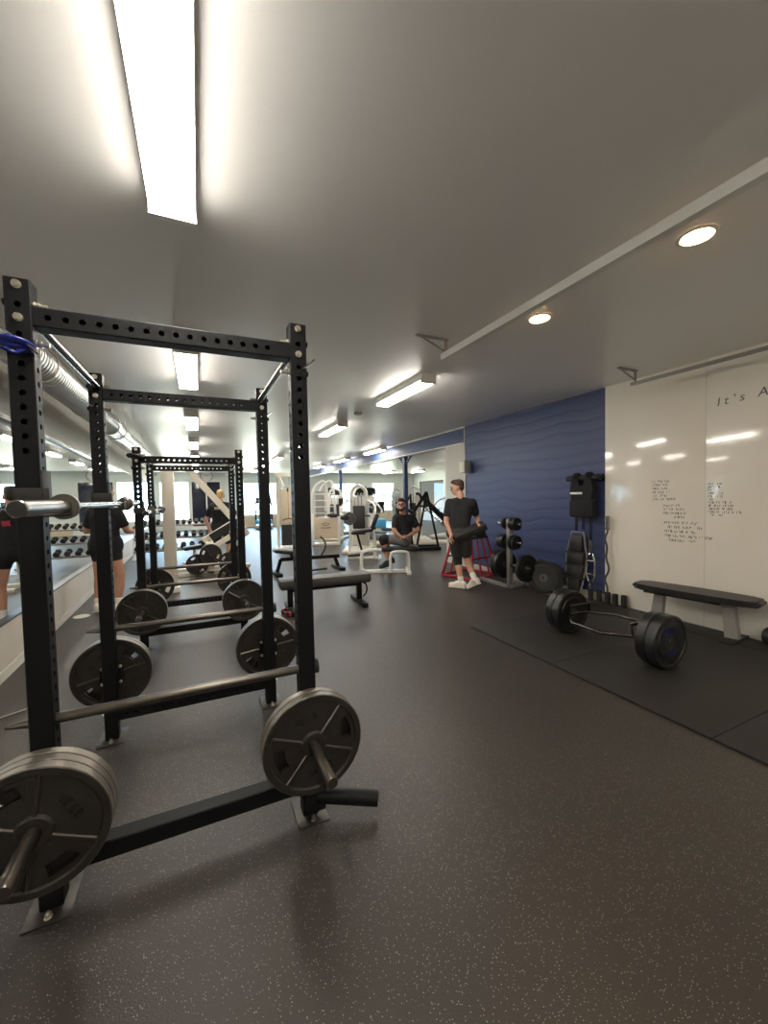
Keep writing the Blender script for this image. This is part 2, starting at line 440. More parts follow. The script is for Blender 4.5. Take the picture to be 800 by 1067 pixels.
def lines(b, y, z, rows, h, dz, yj=0, ws=.72):
    for i, words in enumerate(rows):
        yy = y-rnd.uniform(0, yj)
        for w in words:
            if w < 0: yy += w*ws; continue
            scribble(b, yy, z-i*dz, w*ws, h, rnd); yy -= w*ws+.03
lines(b, 2.985, 1.60, [[.04, .07, .06], [.11, .07], [.10, .07], [.04, .09, .05], [.06, -.02, .10], [.09, .04, .14]], .023, .042, .01)
lines(b, 2.86, 1.315, [[.08, .03, .06], [.05, .06, .09], [.07, .03, .14], [-.16, .16]], .025, .044, .01)
lines(b, 2.85, 1.115, [[.08, .10, .09, .09], [-.05, .05, .09, .11, -.05, .07]], .026, .05, .01)
lines(b, 2.845, 1.015, [[.10, .12, .04, .07], [.09, .05, .08, .12, .03, .10], [-.03, .13, .08, -.04, .09]], .026, .052, .01)
b.make('handwriting', 'ink', wb1, 0)
b = B()
lines(b, 2.405, 1.555, [[.08, -.03, .07], [.11, .05], [.06], [.13, .07], [.08, .10], [-.03, .10], [.09, .04, .07, .02], [.04, .10, .03, .08], [-.02, .17, .03, .08], [.09, .04, .10, .02, .08], [-.04, .09, .09]], .021, .0335, .01, .5)
b.make('handwriting', 'ink', wb2, 0)
h = B(); h.join(text_bm("I t ' s   A l l   A b o u t", .12, .0004, .2), axes((0, -1, .06), (0, -.06, -1), (4.969, 1.80, 2.445)) @ Matrix.Scale(-1, 4, (0, 1, 0)) @ Matrix.Scale(-1, 4, (0, 0, 1)))
h.make('heading', 'inkpale', wb2, 0)
# ------------------------------------------------------------------ lights
def ceiling_light(x, y, L, w, label, proto=None):
    if proto is None:
        t = thing('ceiling_light', label, 'ceiling light', (x, y, 2.9), 0, 'fluorescent ceiling lights')
        h = B().bx(-w/2, w/2, -L/2+.01, L/2-.01, -.086, 0, .004)
        for s in (-1, 1): h.bx(-w/2-.004, w/2+.004, s*(L/2)-.014, s*(L/2)+.014, -.116, 0, .003)
        h.make('housing', 'cleanwhite', t)
        p = [(-w/2+.002, -.086), (-w/2+.004, -.104), (-w/2+.022, -.114), (w/2-.022, -.114), (w/2-.004, -.104), (w/2-.002, -.086)]
        B().prism(p, 'y', -L/2+.015, L/2-.015).make('diffuser', 'tube', t, 0)
        return t
    return dup(proto, label, (x, y, 2.9))
A0 = ceiling_light(-.06, 1.46, 1.25, .19, 'long ceiling light overhead, cut by the top edge of the photo')
names = ['second', 'third', 'fourth', 'fifth', 'sixth', 'seventh']
for k, y in enumerate((4.53, 7.48, 10.43, 13.4, 16.35, 19.3)):
    ceiling_light(-.06, y, 0, 0, 'ceiling light %s in the row down the middle of the racks' % names[k], A0)
ceiling_light(-.06, -1.5, 0, 0, 'ceiling light behind the camera in the rack row', A0)
for k, y in enumerate((4.57, 7.55, 10.5, 13.5, 16.4, 19.4)):
    ceiling_light(2.43, y, 0, 0, ['large ceiling light between the smoke detector and the rail end', 'ceiling light just right of the front rack upright', 'ceiling light third in the middle row', 'ceiling light fourth in the middle row', 'ceiling light fifth in the middle row', 'ceiling light at the far end of the middle row'][k], A0)
for k, y in enumerate((10.65, 13.6, 16.5)):
    ceiling_light(4.70, y, 0, 0, ['first ceiling light beside the blue beam', 'second ceiling light beside the blue beam', 'third ceiling light beside the blue beam'][k], A0)
for x, y, l in ((2.43, -1.4, 'added unseen ceiling light behind the camera in the middle row'), (4.0, -2.4, 'added unseen ceiling light behind the camera near the whiteboards'), (7.4, 5.0, 'side room ceiling light hidden behind the blue wall')):  # first two are unseen lamps added to brighten whiteboards and floor
    ceiling_light(x, y, 0, 0, l, A0)
for k, (x, y) in enumerate(((9.5, 13.3), (10.9, 18.9), (9.6, 19.9), (7.4, 10.2))):
    ceiling_light(x, y, 0, 0, ['side room ceiling light nearest the blue wall end', 'side room ceiling light near the side windows', 'side room ceiling light close to the far windows', 'side room ceiling light behind the blue wall'][k], A0)
for k, (x, y) in enumerate(((2.527, 1.288), (2.51, 2.383))):
    t = thing('recessed_light', ['larger round warm recessed light nearer the photo edge', 'smaller round warm recessed light near the rail end'][k], 'recessed light', (x, y, 2.9), 0, 'warm recessed lights')
    B().lathe([(.072, -.002), (.095, -.002), (.098, -.008), (.078, -.012), (.070, -.006), (.072, -.002)], seg=36).make('trim_ring', 'white', t)
    B().lathe([(0, -.004), (.071, -.004), (.070, -.012), (.05, -.019), (0, -.022)], seg=32).make('lamp', 'can', t)
t = thing('smoke_detector', 'small round smoke detector on the ceiling between the lights', 'smoke detector', (2.448, 6.2, 2.9))
B().lathe([(0, 0), (.07, 0), (.07, -.02), (.055, -.035), (0, -.04)], seg=24).make('body', 'greymetal', t)
# door tracks under the ceiling
def track(x, y0, y1, label, k=1.0, m='cleanwhite'):
    t = thing('door_track', label, 'door track', (x, y1, 2.75), 0, 'overhead door tracks')
    L = y1-y0
    p = [(-.03, -.028), (.03, -.028), (.034, -.02), (.034, .02), (.03, .028), (.024, .028), (.024, -.018), (-.024, -.018), (-.024, .028), (-.03, .028)]
    B().prism([(a*k*.8, c*k) for a, c in p], 'y', -L, 0).make('rail', m, t, 30)
    b = B()
    b.bar((-.30, -.05, .14), (.02, -.05, .14), .035, .012).bar((0, -.05, .148), (0, -.05, .02), .035, .006).bar((-.26, -.05, .135), (-.01, -.05, .035), .02, .006)
    for k in range(3): b.hexbolt((-.27+.12*k, -.05, .134), (0, 0, -1), .008, .006, 0)
    b.make('bracket', 'greymetal', t)
track(2.05, -2.5, 3.07, 'grey overhead track in front of the recessed lights with end bracket')
track(4.62, -2.5, 3.02, 'grey overhead track running along the top of the whiteboards', .6, 'greymetal')
# duct along the mirror wall
t = thing('spiral_duct', 'round galvanised spiral air duct hung along the mirror wall', 'duct', (-1.15, 3.62, 2.635))
pr = [(0, -.0)]
pr = [(.135, 0)]; y = 0.0
while y < 3.3:
    pr += [(.135, y+.034), (.141, y+.040), (.141, y+.050), (.135, y+.056)]; y += .056
B().lathe([(0, 0)]+pr+[(0, y)], (0, 0, 0), (0, 1, 0), 36).make('spiral_pipe', 'duct', t, 25)
B().lathe([(0, y), (.150, y), (.156, y+.02), (.156, y+.10), (.150, y+.12), (.138, y+.13), (.138, y+1.0), (.115, y+1.35), (.115, y+9.0), (0, y+9.0)], (0, 0, 0), (0, 1, 0), 36).make('smooth_pipe', 'duct', t, 25)
B().tube([(0, .12, 0), (-.02, -.12, .0), (-.18, -.26, .0), (-.42, -.27, 0)], .134, 24, sm=2).make('elbow', 'duct', t, 25)
b = B()
for yy in (.5, 2.0, 3.9, 6.0):
    b = B().lathe([(.140, yy), (.150, yy), (.150, yy+.03), (.140, yy+.03), (.140, yy)], (0, 0, 0), (0, 1, 0), 28)
    b.make('hanger_strap', 'zinc', t, 25)
    for s in (-1, 1): B().cyl((s*.13, yy+.015, .06), (s*.13, yy+.015, .265), .004, None, 6).make('hanger_wire', 'zinc', t, 25)
# camera
cam = bpy.data.cameras.new('camera'); co = bpy.data.objects.new('camera', cam); C.objects.link(co)
cam.sensor_fit = 'HORIZONTAL'; cam.sensor_width = 36; cam.lens = 413.7/800*36; cam.clip_start = .02; cam.clip_end = 200
yaw, pitch, roll = .4357, .0397, -.0208
F = V((math.sin(yaw)*math.cos(pitch), math.cos(yaw)*math.cos(pitch), -math.sin(pitch)))
r0 = V((math.cos(yaw), -math.sin(yaw), 0)); u0 = r0.cross(F)
rr = r0*math.cos(roll)+u0*math.sin(roll); uu = -r0*math.sin(roll)+u0*math.cos(roll)
mm = Matrix((rr, uu, -F)).transposed().to_4x4(); mm.translation = V((0, 0, 1.5052))
co.matrix_world = mm
bpy.context.scene.camera = co
# daylight
w = bpy.data.worlds.new('sky'); bpy.context.scene.world = w; w.use_nodes = True
nt = w.node_tree; bg = nt.nodes['Background']; bg.inputs[1].default_value = 12.0
tc = nt.nodes.new('ShaderNodeTexCoord'); sp = nt.nodes.new('ShaderNodeSeparateXYZ'); cr = nt.nodes.new('ShaderNodeValToRGB')
cr.color_ramp.elements[0].position = .47; cr.color_ramp.elements[0].color = (.74, .80, .66, 1)      # pale ground
cr.color_ramp.elements[1].position = .505; cr.color_ramp.elements[1].color = (.44, .72, 1, 1)     # sky
ma = nt.nodes.new('ShaderNodeMath'); ma.operation = 'MULTIPLY_ADD'; ma.inputs[1].default_value = .5; ma.inputs[2].default_value = .5
nt.links.new(tc.outputs['Generated'], sp.inputs[0]); nt.links.new(sp.outputs['Z'], ma.inputs[0]); nt.links.new(ma.outputs[0], cr.inputs[0]); nt.links.new(cr.outputs[0], bg.inputs[0])
sc = bpy.context.scene
sc.view_settings.view_transform = 'Standard'; sc.view_settings.look = 'None'; sc.view_settings.gamma = 1; sc.view_settings.exposure = .85
sc.view_settings.use_curve_mapping = False
sc.cycles.use_denoising = True
sc.cycles.max_bounces = 8; sc.cycles.diffuse_bounces = 4; sc.cycles.glossy_bounces = 5; sc.cycles.transparent_max_bounces = 12
sc.cycles.sample_clamp_indirect = 6
# ------------------------------------------------------------------ power racks
UW = .074
def make_rack(name, label, loc, hx, dep, H, full=True):
    t = thing(name, label, 'power rack', loc, 0, 'power racks in a row')
    z0, z1 = .006, H
    lo = [.10+.0508*k for k in range(int((H-.35)/.0508))]
    hi = [H-.09-.0508*k for k in range(11)]
    hi = sorted(h-z0 for h in hi)
    for sx in (-1, 1):
        for y in (0, dep):
            b = B().perf_beam((sx*hx, y, z0), (sx*hx, y, z1), UW, (0, 1, 0), hi, lo, .0115)
            b.make('upright', 'powder', t, 25)
            p = B().bx(sx*hx-.072, sx*hx+.072, y-.098, y+.098, 0, .0065, .002)
            fp = p.make('foot_plate', 'footplate', t)
            for s in (-1, 1):
                B().hexbolt((sx*hx, y+s*.07, .0065), (0, 0, 1), .011, .012, .012).make('anchor_bolt', 'zinc', fp)
                B().hexbolt((sx*hx+s*UW/2, y, .16), (s, 0, 0), .010, .009, .008).make('bolt', 'zinc', t)
            for zz in (H-.022, H-.135):
                B().hexbolt((sx*hx, y-UW/2, zz), (0, -1, 0), .012, .010, .004).make('bolt', 'zinc', t)
            for zz in (H-.075, H-.21):
                B().hexbolt((sx*hx-sx*UW/2, y, zz), (-sx, 0, 0), .012, .014, .024, .009).make('bolt', 'zinc', t)
                B().hexbolt((sx*hx+sx*UW/2, y, zz), (sx, 0, 0), .012, .010, 0).make('bolt', 'powder', t)
    hs = [.045+.0508*k for k in range(int((2*hx-UW-.06)/.0508))]
    for y in (0, dep):
        B().perf_beam((-hx+UW/2, y, H-.123), (hx-UW/2, y, H-.123), .070, (0, 1, 0), hs, [], .0115).make('crossmember', 'powder', t, 25)
        B().perf_beam((-hx+UW/2, y, .155), (hx-UW/2, y, .155), .072, (0, 1, 0), hs if y else [], [], .0115).make('base_beam', 'powder', t, 25)
        # safety bar through both uprights, pointed end on the mirror side
        sb = B().lathe([(0, -.115), (.006, -.112), (.0195, -.03), (.0195, 2*hx+.030), (0, 2*hx+.030)], (-hx, y, .70 if full else .625), (1, 0, 0), 20).make('safety_bar', 'darksteel', t)
        zs = .70 if full else .625
        B().cyl((hx+UW/2, y, zs), (hx+UW/2+.02, y, zs), .034, None, 20).make('end_cap', 'rubber2', sb)
        for sx in (-1, 1):
            s = -1 if y == 0 else 1
            pg = B().lathe([(0, -.0), (.034, 0), (.034, .012), (.0245, .013), (.0245, .352), (.021, .358), (0, .358)], (sx*hx, y+s*UW/2, .395), (0, s, 0), 24)
            pg.make('plate_peg', 'darksteel', t)
            for dx in (-1, 1):
                for dz in (-1, 1):
                    if s > 0: B().hexbolt((sx*hx+dx*.05, y+s*UW/2-.006, .395+dz*.05), (0, -s, 0), .009, .010, .012).make('bolt', 'zinc', t)
            B().bx(sx*hx-.065, sx*hx+.065, *( (y+s*UW/2-.0005, y+s*UW/2+.006) if s > 0 else (y-UW/2-.006, y-UW/2+.0005)), .33, .46, .002).make('peg_bracket', 'powder', t)
            # thin rod hung on the front of each upright
            a = .16 if y == 0 else .2
            rd = B().cyl((sx*hx, y-UW/2+.002, H-.215), (sx*hx+sx*.03, y-UW/2-a, H-.205), .0048, None, 8)
            rd.make('band_rod', 'chrome', t)
    for sx in (-1, 1):
        x = sx*(hx-.012)
        B().cyl((x, UW/2, H-.105), (x, dep-UW/2, H-.085), .017, None, 20).make('pull_up_bar', 'blackchrome' if sx < 0 else 'darksteel', t)
    return t
RX, RY, RD = -.0575, 1.8467, 1.1408
HX = .4897
rack = make_rack('power_rack', 'tall black power rack nearest the camera with a blue band tied to it', (RX, RY, 0), HX, RD, 2.29)
# swivel sleeve at the foot of the front right upright
B().cyl((HX+.03, -.05, .10), (HX+.285, -.165, .075), .034, None, 20).cyl((HX+.285, -.165, .075), (HX+.289, -.167, .0745), .034, .028, 20).make('swivel_sleeve', 'powder', rack)
B().bx(HX-.03, HX+.06, -.075, -.035, .04, .15, .004).make('swivel_bracket', 'powder', rack)
rack2 = make_rack('power_rack', 'black power rack further back, behind the first one', (RX-.01, 4.70, 0), .485, 1.18, 2.05, False)
# j-cups that carry the stored bars on the mirror-side uprights
def j_cup(root, y, x, z):
    b = B().bx(-x-.045, -x+.062, y-.046, y-.038, z-.005, z+.05, .002)
    b.bx(-x-.045, -x-.038, y-.046, y+.046, z-.005, z+.05, .002)
    b.bx(-x+.038, -x+.046, y-.046, y+.046, z-.055, z+.115, .002)
    b.bx(-x+.038, -x+.118, y-.035, y+.035, z-.055, z-.045, .002).bx(-x+.112, -x+.122, y-.035, y+.035, z-.055, z+.0, .002)
    b.make('j_cup', 'rubber2', root, 25)
Z1 = 1.49
for y in (0, RD): j_cup(rack, y, HX, Z1+.02)
for y in (0, 1.18): j_cup(rack2, y, .485, 1.39)
# ------------------------------------------------------------------ weight plates
def make_plate(name, label, r=.225, th=.04, letters=('45 LB', '20 KG')):
    t = thing(name, label, 'weight plate', (0, 0, 0), 0, 'grey iron weight plates')
    b = B(); S = 64; rs = [.0265, .052, .060, .130*r/.225, .178*r/.225, .196*r/.225]
    zz = [th/2, th/2, th*.24, th*.24, th*.24, th*.24]
    slot = set()
    for i in range(S):
        a = (i+.5)*360/S
        if min(a, 360-a) < 19 or abs(a-180) < 19: slot.add(i)
    ring = {}
    for f in (-1, 1):
        for k, (q, z) in enumerate(zip(rs, zz)):
            ring[f, k] = [b.bm.verts.new((q*math.cos(2*PI*i/S), f*z, q*math.sin(2*PI*i/S))) for i in range(S)]
    for f in (-1, 1):
        for k in range(len(rs)-1):
            for i in range(S):
                if k == 3 and i in slot: continue
                j = (i+1) % S
                b.bm.faces.new([ring[f, k][i], ring[f, k][j], ring[f, k+1][j], ring[f, k+1][i]])
    for i in range(S):
        j = (i+1) % S
        b.bm.faces.new([ring[-1, 0][i], ring[-1, 0][j], ring[1, 0][j], ring[1, 0][i]])
        if i in slot:
            for k in (3, 4): b.bm.faces.new([ring[-1, k][i], ring[-1, k][j], ring[1, k][j], ring[1, k][i]])
            if (i-1) % S not in slot: b.bm.faces.new([ring[-1, 3][i], ring[-1, 4][i], ring[1, 4][i], ring[1, 3][i]])
            if j not in slot: b.bm.faces.new([ring[-1, 3][j], ring[-1, 4][j], ring[1, 4][j], ring[1, 3][j]])
    b.make('disc', 'iron', t, 40)
    for a in (36, 144, 216, 324):
        c, s = math.cos(R(a)), math.sin(R(a))
        B().bar((c*.048, 0, s*.048), (c*.197*r/.225, 0, s*.197*r/.225), .013, th*.86, (0, 1, 0), .004).make('rib', 'darksteel', t)
    q = r*.862
    B().lathe([(q, -th*.30), (q+.006, -th*.48), (r-.004, -th/2), (r, -th*.38), (r, th*.38), (r-.004, th/2), (q+.006, th*.48), (q, th*.30), (q, -th*.30)], (0, 0, 0), (0, 1, 0), 64).make('rim', 'iron', t, 40)
    B().lathe([(r-.001, -th*.42), (r+.0012, -th*.38), (r+.0012, th*.38), (r-.001, th*.42), (r-.001, -th*.42)], (0, 0, 0), (0, 1, 0), 64).make('worn_edge', 'ironrim', t, 40)
    for f in (-1, 1):
        for txt, zc in zip(letters, (.12, -.125)):
            tb = text_bm(txt, .044, .006)
            B().join(tb, axes((-f, 0, 0), (0, 0, 1), (0, f*th*.25, zc*r/.225)) if f > 0 else axes((1, 0, 0), (0, 0, 1), (0, f*th*.25, zc*r/.225))).make('lettering', 'ironletter', t, 0)
    return t
plate0 = make_plate('weight_plate', 'x')
used = [False]
def plate(x, y, z, ang, label, sc=1.0):
    p = plate0 if not used[0] else dup(plate0)
    used[0] = True
    p['label'] = label; p.location = (x, y, z); p.rotation_euler = (0, R(ang), 0); p.scale = (sc, 1, sc)
    return p
XL, XR = RX-HX, RX+HX
zf = .395
f0 = RY-UW/2-.007
dz = -.0015
for k, (a, l) in enumerate(((40, 'inner of the three iron plates on the front left rack peg'), (10, 'middle of the three iron plates on the front left rack peg'), (62, 'outermost iron plate on the front left rack peg, facing the camera'))):
    plate(XL, f0-.021-.042*k, zf+dz, a, l)
for k, (a, l) in enumerate(((75, 'rear iron plate of the pair on the front right rack peg'), (-14, 'front iron plate of the pair on the front right rack peg'))):
    plate(XR, f0-.021-.042*k, zf+dz, a, l)
f1 = RY+RD+UW/2+.007
for x, a, l in ((XL, -48, 'left'), (XR, -42, 'right')):
    for k in range(2):
        plate(x, f1+.021+.042*k, zf+dz, a+25*k, '%s iron plate behind the rear %s upright of the near rack' % (('first', 'second')[k], l))
g0 = 4.70-UW/2-.007; x0, x1 = RX-.01-.485, RX-.01+.485
for x, l in ((x0, 'left'), (x1, 'right')):
    for k in range(2):
        plate(x, g0-.021-.042*k, zf+dz, 30+40*k, '%s iron plate on the front %s peg of the far rack' % (('inner', 'outer')[k], l))
g1 = 4.70+1.18+UW/2+.007
for x, l in ((x0, 'left'), (x1, 'right')):
    plate(x, g1+.021, zf+dz, 20, 'single iron plate hung behind the rear %s upright of the far rack' % l)
# ------------------------------------------------------------------ stored barbells
def make_barbell(label, loc):
    t = thing('barbell', label, 'barbell', loc, 0, 'barbells stored on the mirror side of the racks')
    s = B().lathe([(0, .445), (.0142, .445), (.0142, 1.755), (0, 1.755)], (0, 0, 0), (0, 1, 0), 20).make('shaft', 'steel', t)
    for o, d in ((0, 1), (2.2, -1)):
        q = B().lathe([(0, 0), (.022, 0), (.025, .004), (.025, .415), (0, .415)], (0, o, 0), (0, d, 0), 28).make('sleeve', 'steel', t)
        B().lathe([(.0145, .415), (.0475, .417), (.0475, .440), (.030, .447), (.030, .468), (.0145, .47), (.0145, .415)], (0, o, 0), (0, d, 0), 28).make('collar', 'darksteel', t)
        B().lathe([(0, -.001), (.0215, -.001), (.0215, .002), (0, .002)], (0, o, 0), (0, d, 0), 24).make('end_cap', 'rubber2', q)
    return t
bar1 = make_barbell('bare steel barbell stored front to back on the near rack, end towards the camera', (XL+.096, 1.405, Z1+.001))
bar2 = dup(bar1, 'bare steel barbell stored front to back on the far rack', (x0+.096, 4.32, 1.391))
# ------------------------------------------------------------------ things tied to the racks
def coil(rx, rz, n, amp, r, name, m, loc, label, cat, seed, tails=0):
    t = thing(name, label, cat, loc)
    rd = random.Random(seed)
    for k in range(n):
        pts = []; ph = rd.uniform(0, 6); e = .72+.45*k/max(1, n-1)
        for i in range(28):
            a = 2*PI*i/28
            pts.append((rx*e*math.cos(a)+amp*.3*math.sin(3*a+ph), rz*e*math.sin(a)+amp*.3*math.cos(2*a+ph), amp*math.sin(2*a+ph)+rd.uniform(-.002, .002)+(k-n/2)*r*.5))
        B().tube(pts, r, 7, closed=True).make('coil', m, t, 60)
    for k in range(tails):
        B().tube([(rx*.9, -.03, 0), (rx*1.2, -.05, -.012), (rx*1.6+.02*k, -.05, -.035)], r*.5, 6, sm=1).make('tail', 'rubber2', t, 60)
    return t
coil(.048, .050, 5, .005, .0065, 'resistance_band', 'blueband', (XL-.005, RY-UW/2-.035, 2.045), 'blue resistance band wound round the front left upright of the near rack', 'resistance band', 4, 1)
coil(.060, .060, 4, .010, .010, 'strap', 'rubber2', (x0, 4.70-UW/2-.03, 1.955), 'black strap knotted round the front left upright of the far rack', 'strap', 9)
k = thing('hook_handle', 'pale handle on a metal rod beside the blue band, at the photo edge', 'handle', (XL-.045, RY-.21, 2.085))
B().lathe([(0, -.02), (.016, -.018), (.02, 0), (.018, .05), (.008, .065), (0, .065)], (0, 0, 0), (.25, .9, .15), 14).make('grip', 'cleanwhite', k)
# small pair of red and black collars lying on the floor right of the rack
def collar(x, y, rz, label):
    t = thing('barbell_collar', label, 'barbell collar', (x, y, .032), rz, 'red and black barbell collars')
    B().lathe([(.026, -.02), (.036, -.02), (.038, 0), (.036, .02), (.026, .02), (.026, -.02)], (0, 0, 0), (0, 1, 0), 20).make('ring', 'rubber2', t)
    B().bar((.034, 0, .0), (.095, 0, .012), .034, .026, (0, 0, 1), .004).make('lever', 'red', t)
    B().lathe([(.0385, -.012), (.041, -.010), (.041, .010), (.0385, .012), (.0385, -.012)], (0, 0, 0), (0, 1, 0), 20).make('red_band', 'red', t)
    return t
c1 = collar(.96, 5.22, .6, 'red and black collar on the floor, the one farther from the camera')
c2 = dup(c1, 'red and black collar on the floor, the one nearer the camera', (.985, 5.03, .032), (0, 0, 1.9))
# things on the floor by the mirror
t = thing('notebook', 'pale notebook lying on the floor by the white panel', 'notebook', (-1.33, 3.72, 0), .5)
B().bx(-.11, .11, -.09, .09, .002, .014, .002).make('pages', 'cleanwhite', t)
B().bx(-.113, .115, -.093, .093, .014, .0165).make('cover', 'greyvinyl', t)
t = B().lathe([(0, .004), (.05, .004), (.088, .0), (.095, .006), (.088, .013), (.05, .012), (0, .012)], seg=28).make('slider_disc', 'cleanwhite', None, 40, (-1.45, 6.38, 0))
tag(t, 'white round slider disc on the floor along the mirror wall', 'slider disc')
# ------------------------------------------------------------------ lifting mats and the trap bar
def stall_mat(y0, y1, label):
    m = B().bx(2.74, 4.60, y0, y1, .0005, .016, .003).make('stall_mat', 'mat', None, 35, (0, 0, 0))
    return tag(m, label, 'rubber mat', 'black rubber lifting mats')
stall_mat(1.29, 2.488, 'black rubber mat under the nearer wheels of the trap bar, closer to the camera')
stall_mat(2.494, 3.62, 'black rubber mat under the farther plates of the trap bar, towards the blue wall')
stall_mat(.085, 1.284, 'black rubber mat along the whiteboard beyond the right edge of the photo')
m3 = B().bx(4.605, 4.95, 1.29, 3.62, .0005, .013, .003).make('stall_mat', 'mat', None, 35, (0, 0, 0))
tag(m3, 'narrow black rubber mat strip under the bench along the whiteboard', 'rubber mat')
ZM = .016
t = thing('trap_bar', 'black steel trap bar resting loaded on the lifting mats', 'trap bar', (3.53, 2.52, ZM+.225), R(-2))
hexp = [(.11, -.37), (.30, -.15), (.30, .15), (.11, .37), (-.11, .37), (-.30, .15), (-.30, -.15), (-.11, -.37)]
b = B().tube([(x, y, 0) for x, y in hexp], .016, 12, closed=True)
b.make('hexagon_frame', 'blackchrome', t)
for s in (-1, 1):
    B().lathe([(0, .36), (.018, .36), (.018, .385), (.034, .386), (.034, .40), (.0248, .402), (.0248, .575), (.022, .578), (0, .578)], (0, 0, 0), (0, s, 0), 24).make('sleeve', 'darksteel', t)
    B().tube([(.14, s*.335, 0), (.14, s*.325, .10), (-.14, s*.325, .10), (-.14, s*.335, 0)], .015, 10).make('handle', 'blackchrome', t)
def make_bumper(th=.083, r=.225, nm='bumper_plate'):
    t = thing(nm, 'x', 'bumper plate', (0, 0, 0), 0, 'black rubber bumper plates')
    h = th/2
    B().lathe([(.060, h*.80), (.075, h*.92), (.150, h*.92), (.156, h*.70), (.192, h*.70), (.198, h), (r-.010, h), (r, h-.010), (r, -h+.010), (r-.010, -h), (.198, -h), (.192, -h*.70), (.156, -h*.70), (.150, -h*.92), (.075, -h*.92), (.060, -h*.80), (.060, h*.80)], (0, 0, 0), (0, 1, 0), 64).make('disc', 'rubber', t, 40)
    B().lathe([(.0255, h*.85), (.058, h*.85), (.060, h*.78), (.060, -h*.78), (.058, -h*.85), (.0255, -h*.85), (.0255, h*.85)], (0, 0, 0), (0, 1, 0), 40).make('hub', 'darksteel', t, 40)
    return t
bp0 = make_bumper(); bused = [0]
def bumper(x, y, z, rot, label, th=1.0, r=1.0):
    p = bp0 if not bused[0] else dup(bp0)
    bused[0] = 1
    p['label'] = label; p.location = (x, y, z); p.rotation_euler = rot; p.scale = (r, th, r)
    return p
ca, sa = math.cos(R(-2)), math.sin(R(-2))
for yl, l in ((-.445, 'inner rubber bumper plate on the nearer sleeve of the trap bar'), (-.531, 'outer rubber bumper plate with blue marks on the nearer sleeve of the trap bar'), (.445, 'inner rubber bumper plate on the farther sleeve of the trap bar'), (.531, 'outer rubber bumper plate on the farther sleeve of the trap bar')):
    p = bumper(3.53-sa*yl, 2.52+ca*yl, ZM+.2255, (0, R(yl*100), R(-2)), l)
    if yl == -.531:
        b = B(); rd = random.Random(5)
        for a0 in (20, 60, 190, 235):
            for k in range(4):
                a = R(a0+k*8); c, s = math.cos(a), math.sin(a)
                b.bar((c*.09, -.0395, s*.09), (c*.118+.006*rd.uniform(-1, 1), -.0395, s*.118), .007, .002, (0, 1, 0))
        b.make('blue_marks', 'blueband', p, 0)
# ------------------------------------------------------------------ bench along the whiteboard
t = thing('flat_bench', 'flat bench with worn dark tapered pad and grey slanted legs against the whiteboard', 'bench', (4.70, 2.40, .013), R(7))
prof = []
for k in range(33):
    s = -.56+1.12*k/32; w = .135+.035*math.sin(PI*(k/32)) - (.0 if .06 < k/32 < .94 else .05)
    prof.append((s, w))
outline = [(w, s) for s, w in prof]+[(-w, s) for s, w in reversed(prof)]
b = B().prism(outline, 'z', .375, .435)
bmesh.ops.bevel(b.bm, geom=[e for e in b.bm.edges if abs(e.verts[0].co.z-e.verts[1].co.z) < 1e-6], offset=.016, segments=3, affect='EDGES')
b.make('pad', 'vinyl', t, 60)
B().box((0, .10, .355), (.16, .70, .04), (R(0), 0, 0), .008).make('under_frame', 'rubber2', t)
for s in (-1, 1):
    B().prism([(s*.34-.05, .022), (s*.34+.06, .022), (s*.30+.05, .372), (s*.30-.045, .372)], 'x', -.04, .04).make('leg', 'greymetal', t)
    B().bx(-.20, .20, s*.34-.065, s*.34+.065, 0, .022, .004).make('foot', 'rubber2', t)
B().lathe([(0, -.012), (.010, -.012), (.010, .006), (.004, .01), (.004, .03), (0, .03)], (-.02, .25, .447), (1, .6, 0), 12).make('clip', 'chrome', t)
# ------------------------------------------------------------------ bar holders and bars by the whiteboard corner
HP = [(4.90, 3.765), (4.91, 3.64), (4.905, 3.515), (4.88, 3.39), (4.905, 3.29)]
for k, (x, y) in enumerate(HP):
    b = B().lathe([(.0275, .012), (.0275, .165), (.034, .165), (.034, .0), (0, 0), (0, .012), (.028, .012)], seg=20)
    o = b.make('bar_holder', 'rubber2', None, 35, (x, y, .0))
    tag(o, 'short black upright bar holder tube, %s in the row counted from the blue wall' % ('first', 'second', 'third', 'fourth', 'fifth')[k], 'bar holder', 'black bar holder tubes')
t = thing('football_bar', 'chrome multi grip bar standing upright in a holder tube', 'barbell', (4.90, 3.765, .02), 0)
lean = R(2.5)
b = B().lathe([(0, 0), (.0245, 0), (.0245, .20), (.030, .205), (.030, .215), (0, .215)], seg=20); b.make('sleeve', 'steel', t)
b = B().lathe([(0, .66), (.030, .66), (.030, .67), (.0245, .675), (.0245, .90), (0, .90)], seg=20); b.make('sleeve', 'steel', t)
B().tube([(0, .062, .24), (0, .062, .63), (0, -.062, .63), (0, -.062, .24)], .014, 12, closed=True, sm=1).make('frame', 'chrome', t)
for z in (.34, .53): B().cyl((0, -.062, z), (0, .062, z), .013, None, 12).make('grip', 'steel', t)
t = thing('curl_bar', 'wavy steel curl bar standing upright in a holder tube against the whiteboard edge', 'barbell', (4.905, 3.515, .02), 0)
B().lathe([(0, 0), (.0245, 0), (.0245, .13), (.032, .135), (.032, .145), (0, .145)], seg=20).make('sleeve', 'steel', t)
B().tube([(0, 0, .145), (0, 0, .22), (0, .05, .31), (0, -.035, .45), (0, .03, .60), (0, -.0, .74), (0, .045, .86), (0, 0, .95), (0, 0, .985)], .0135, 12, sm=2).make('shaft', 'darksteel', t)
B().lathe([(0, .98), (.032, .98), (.032, .99), (.0245, .995), (.0245, 1.16), (0, 1.16)], seg=20).make('sleeve', 'steel', t)
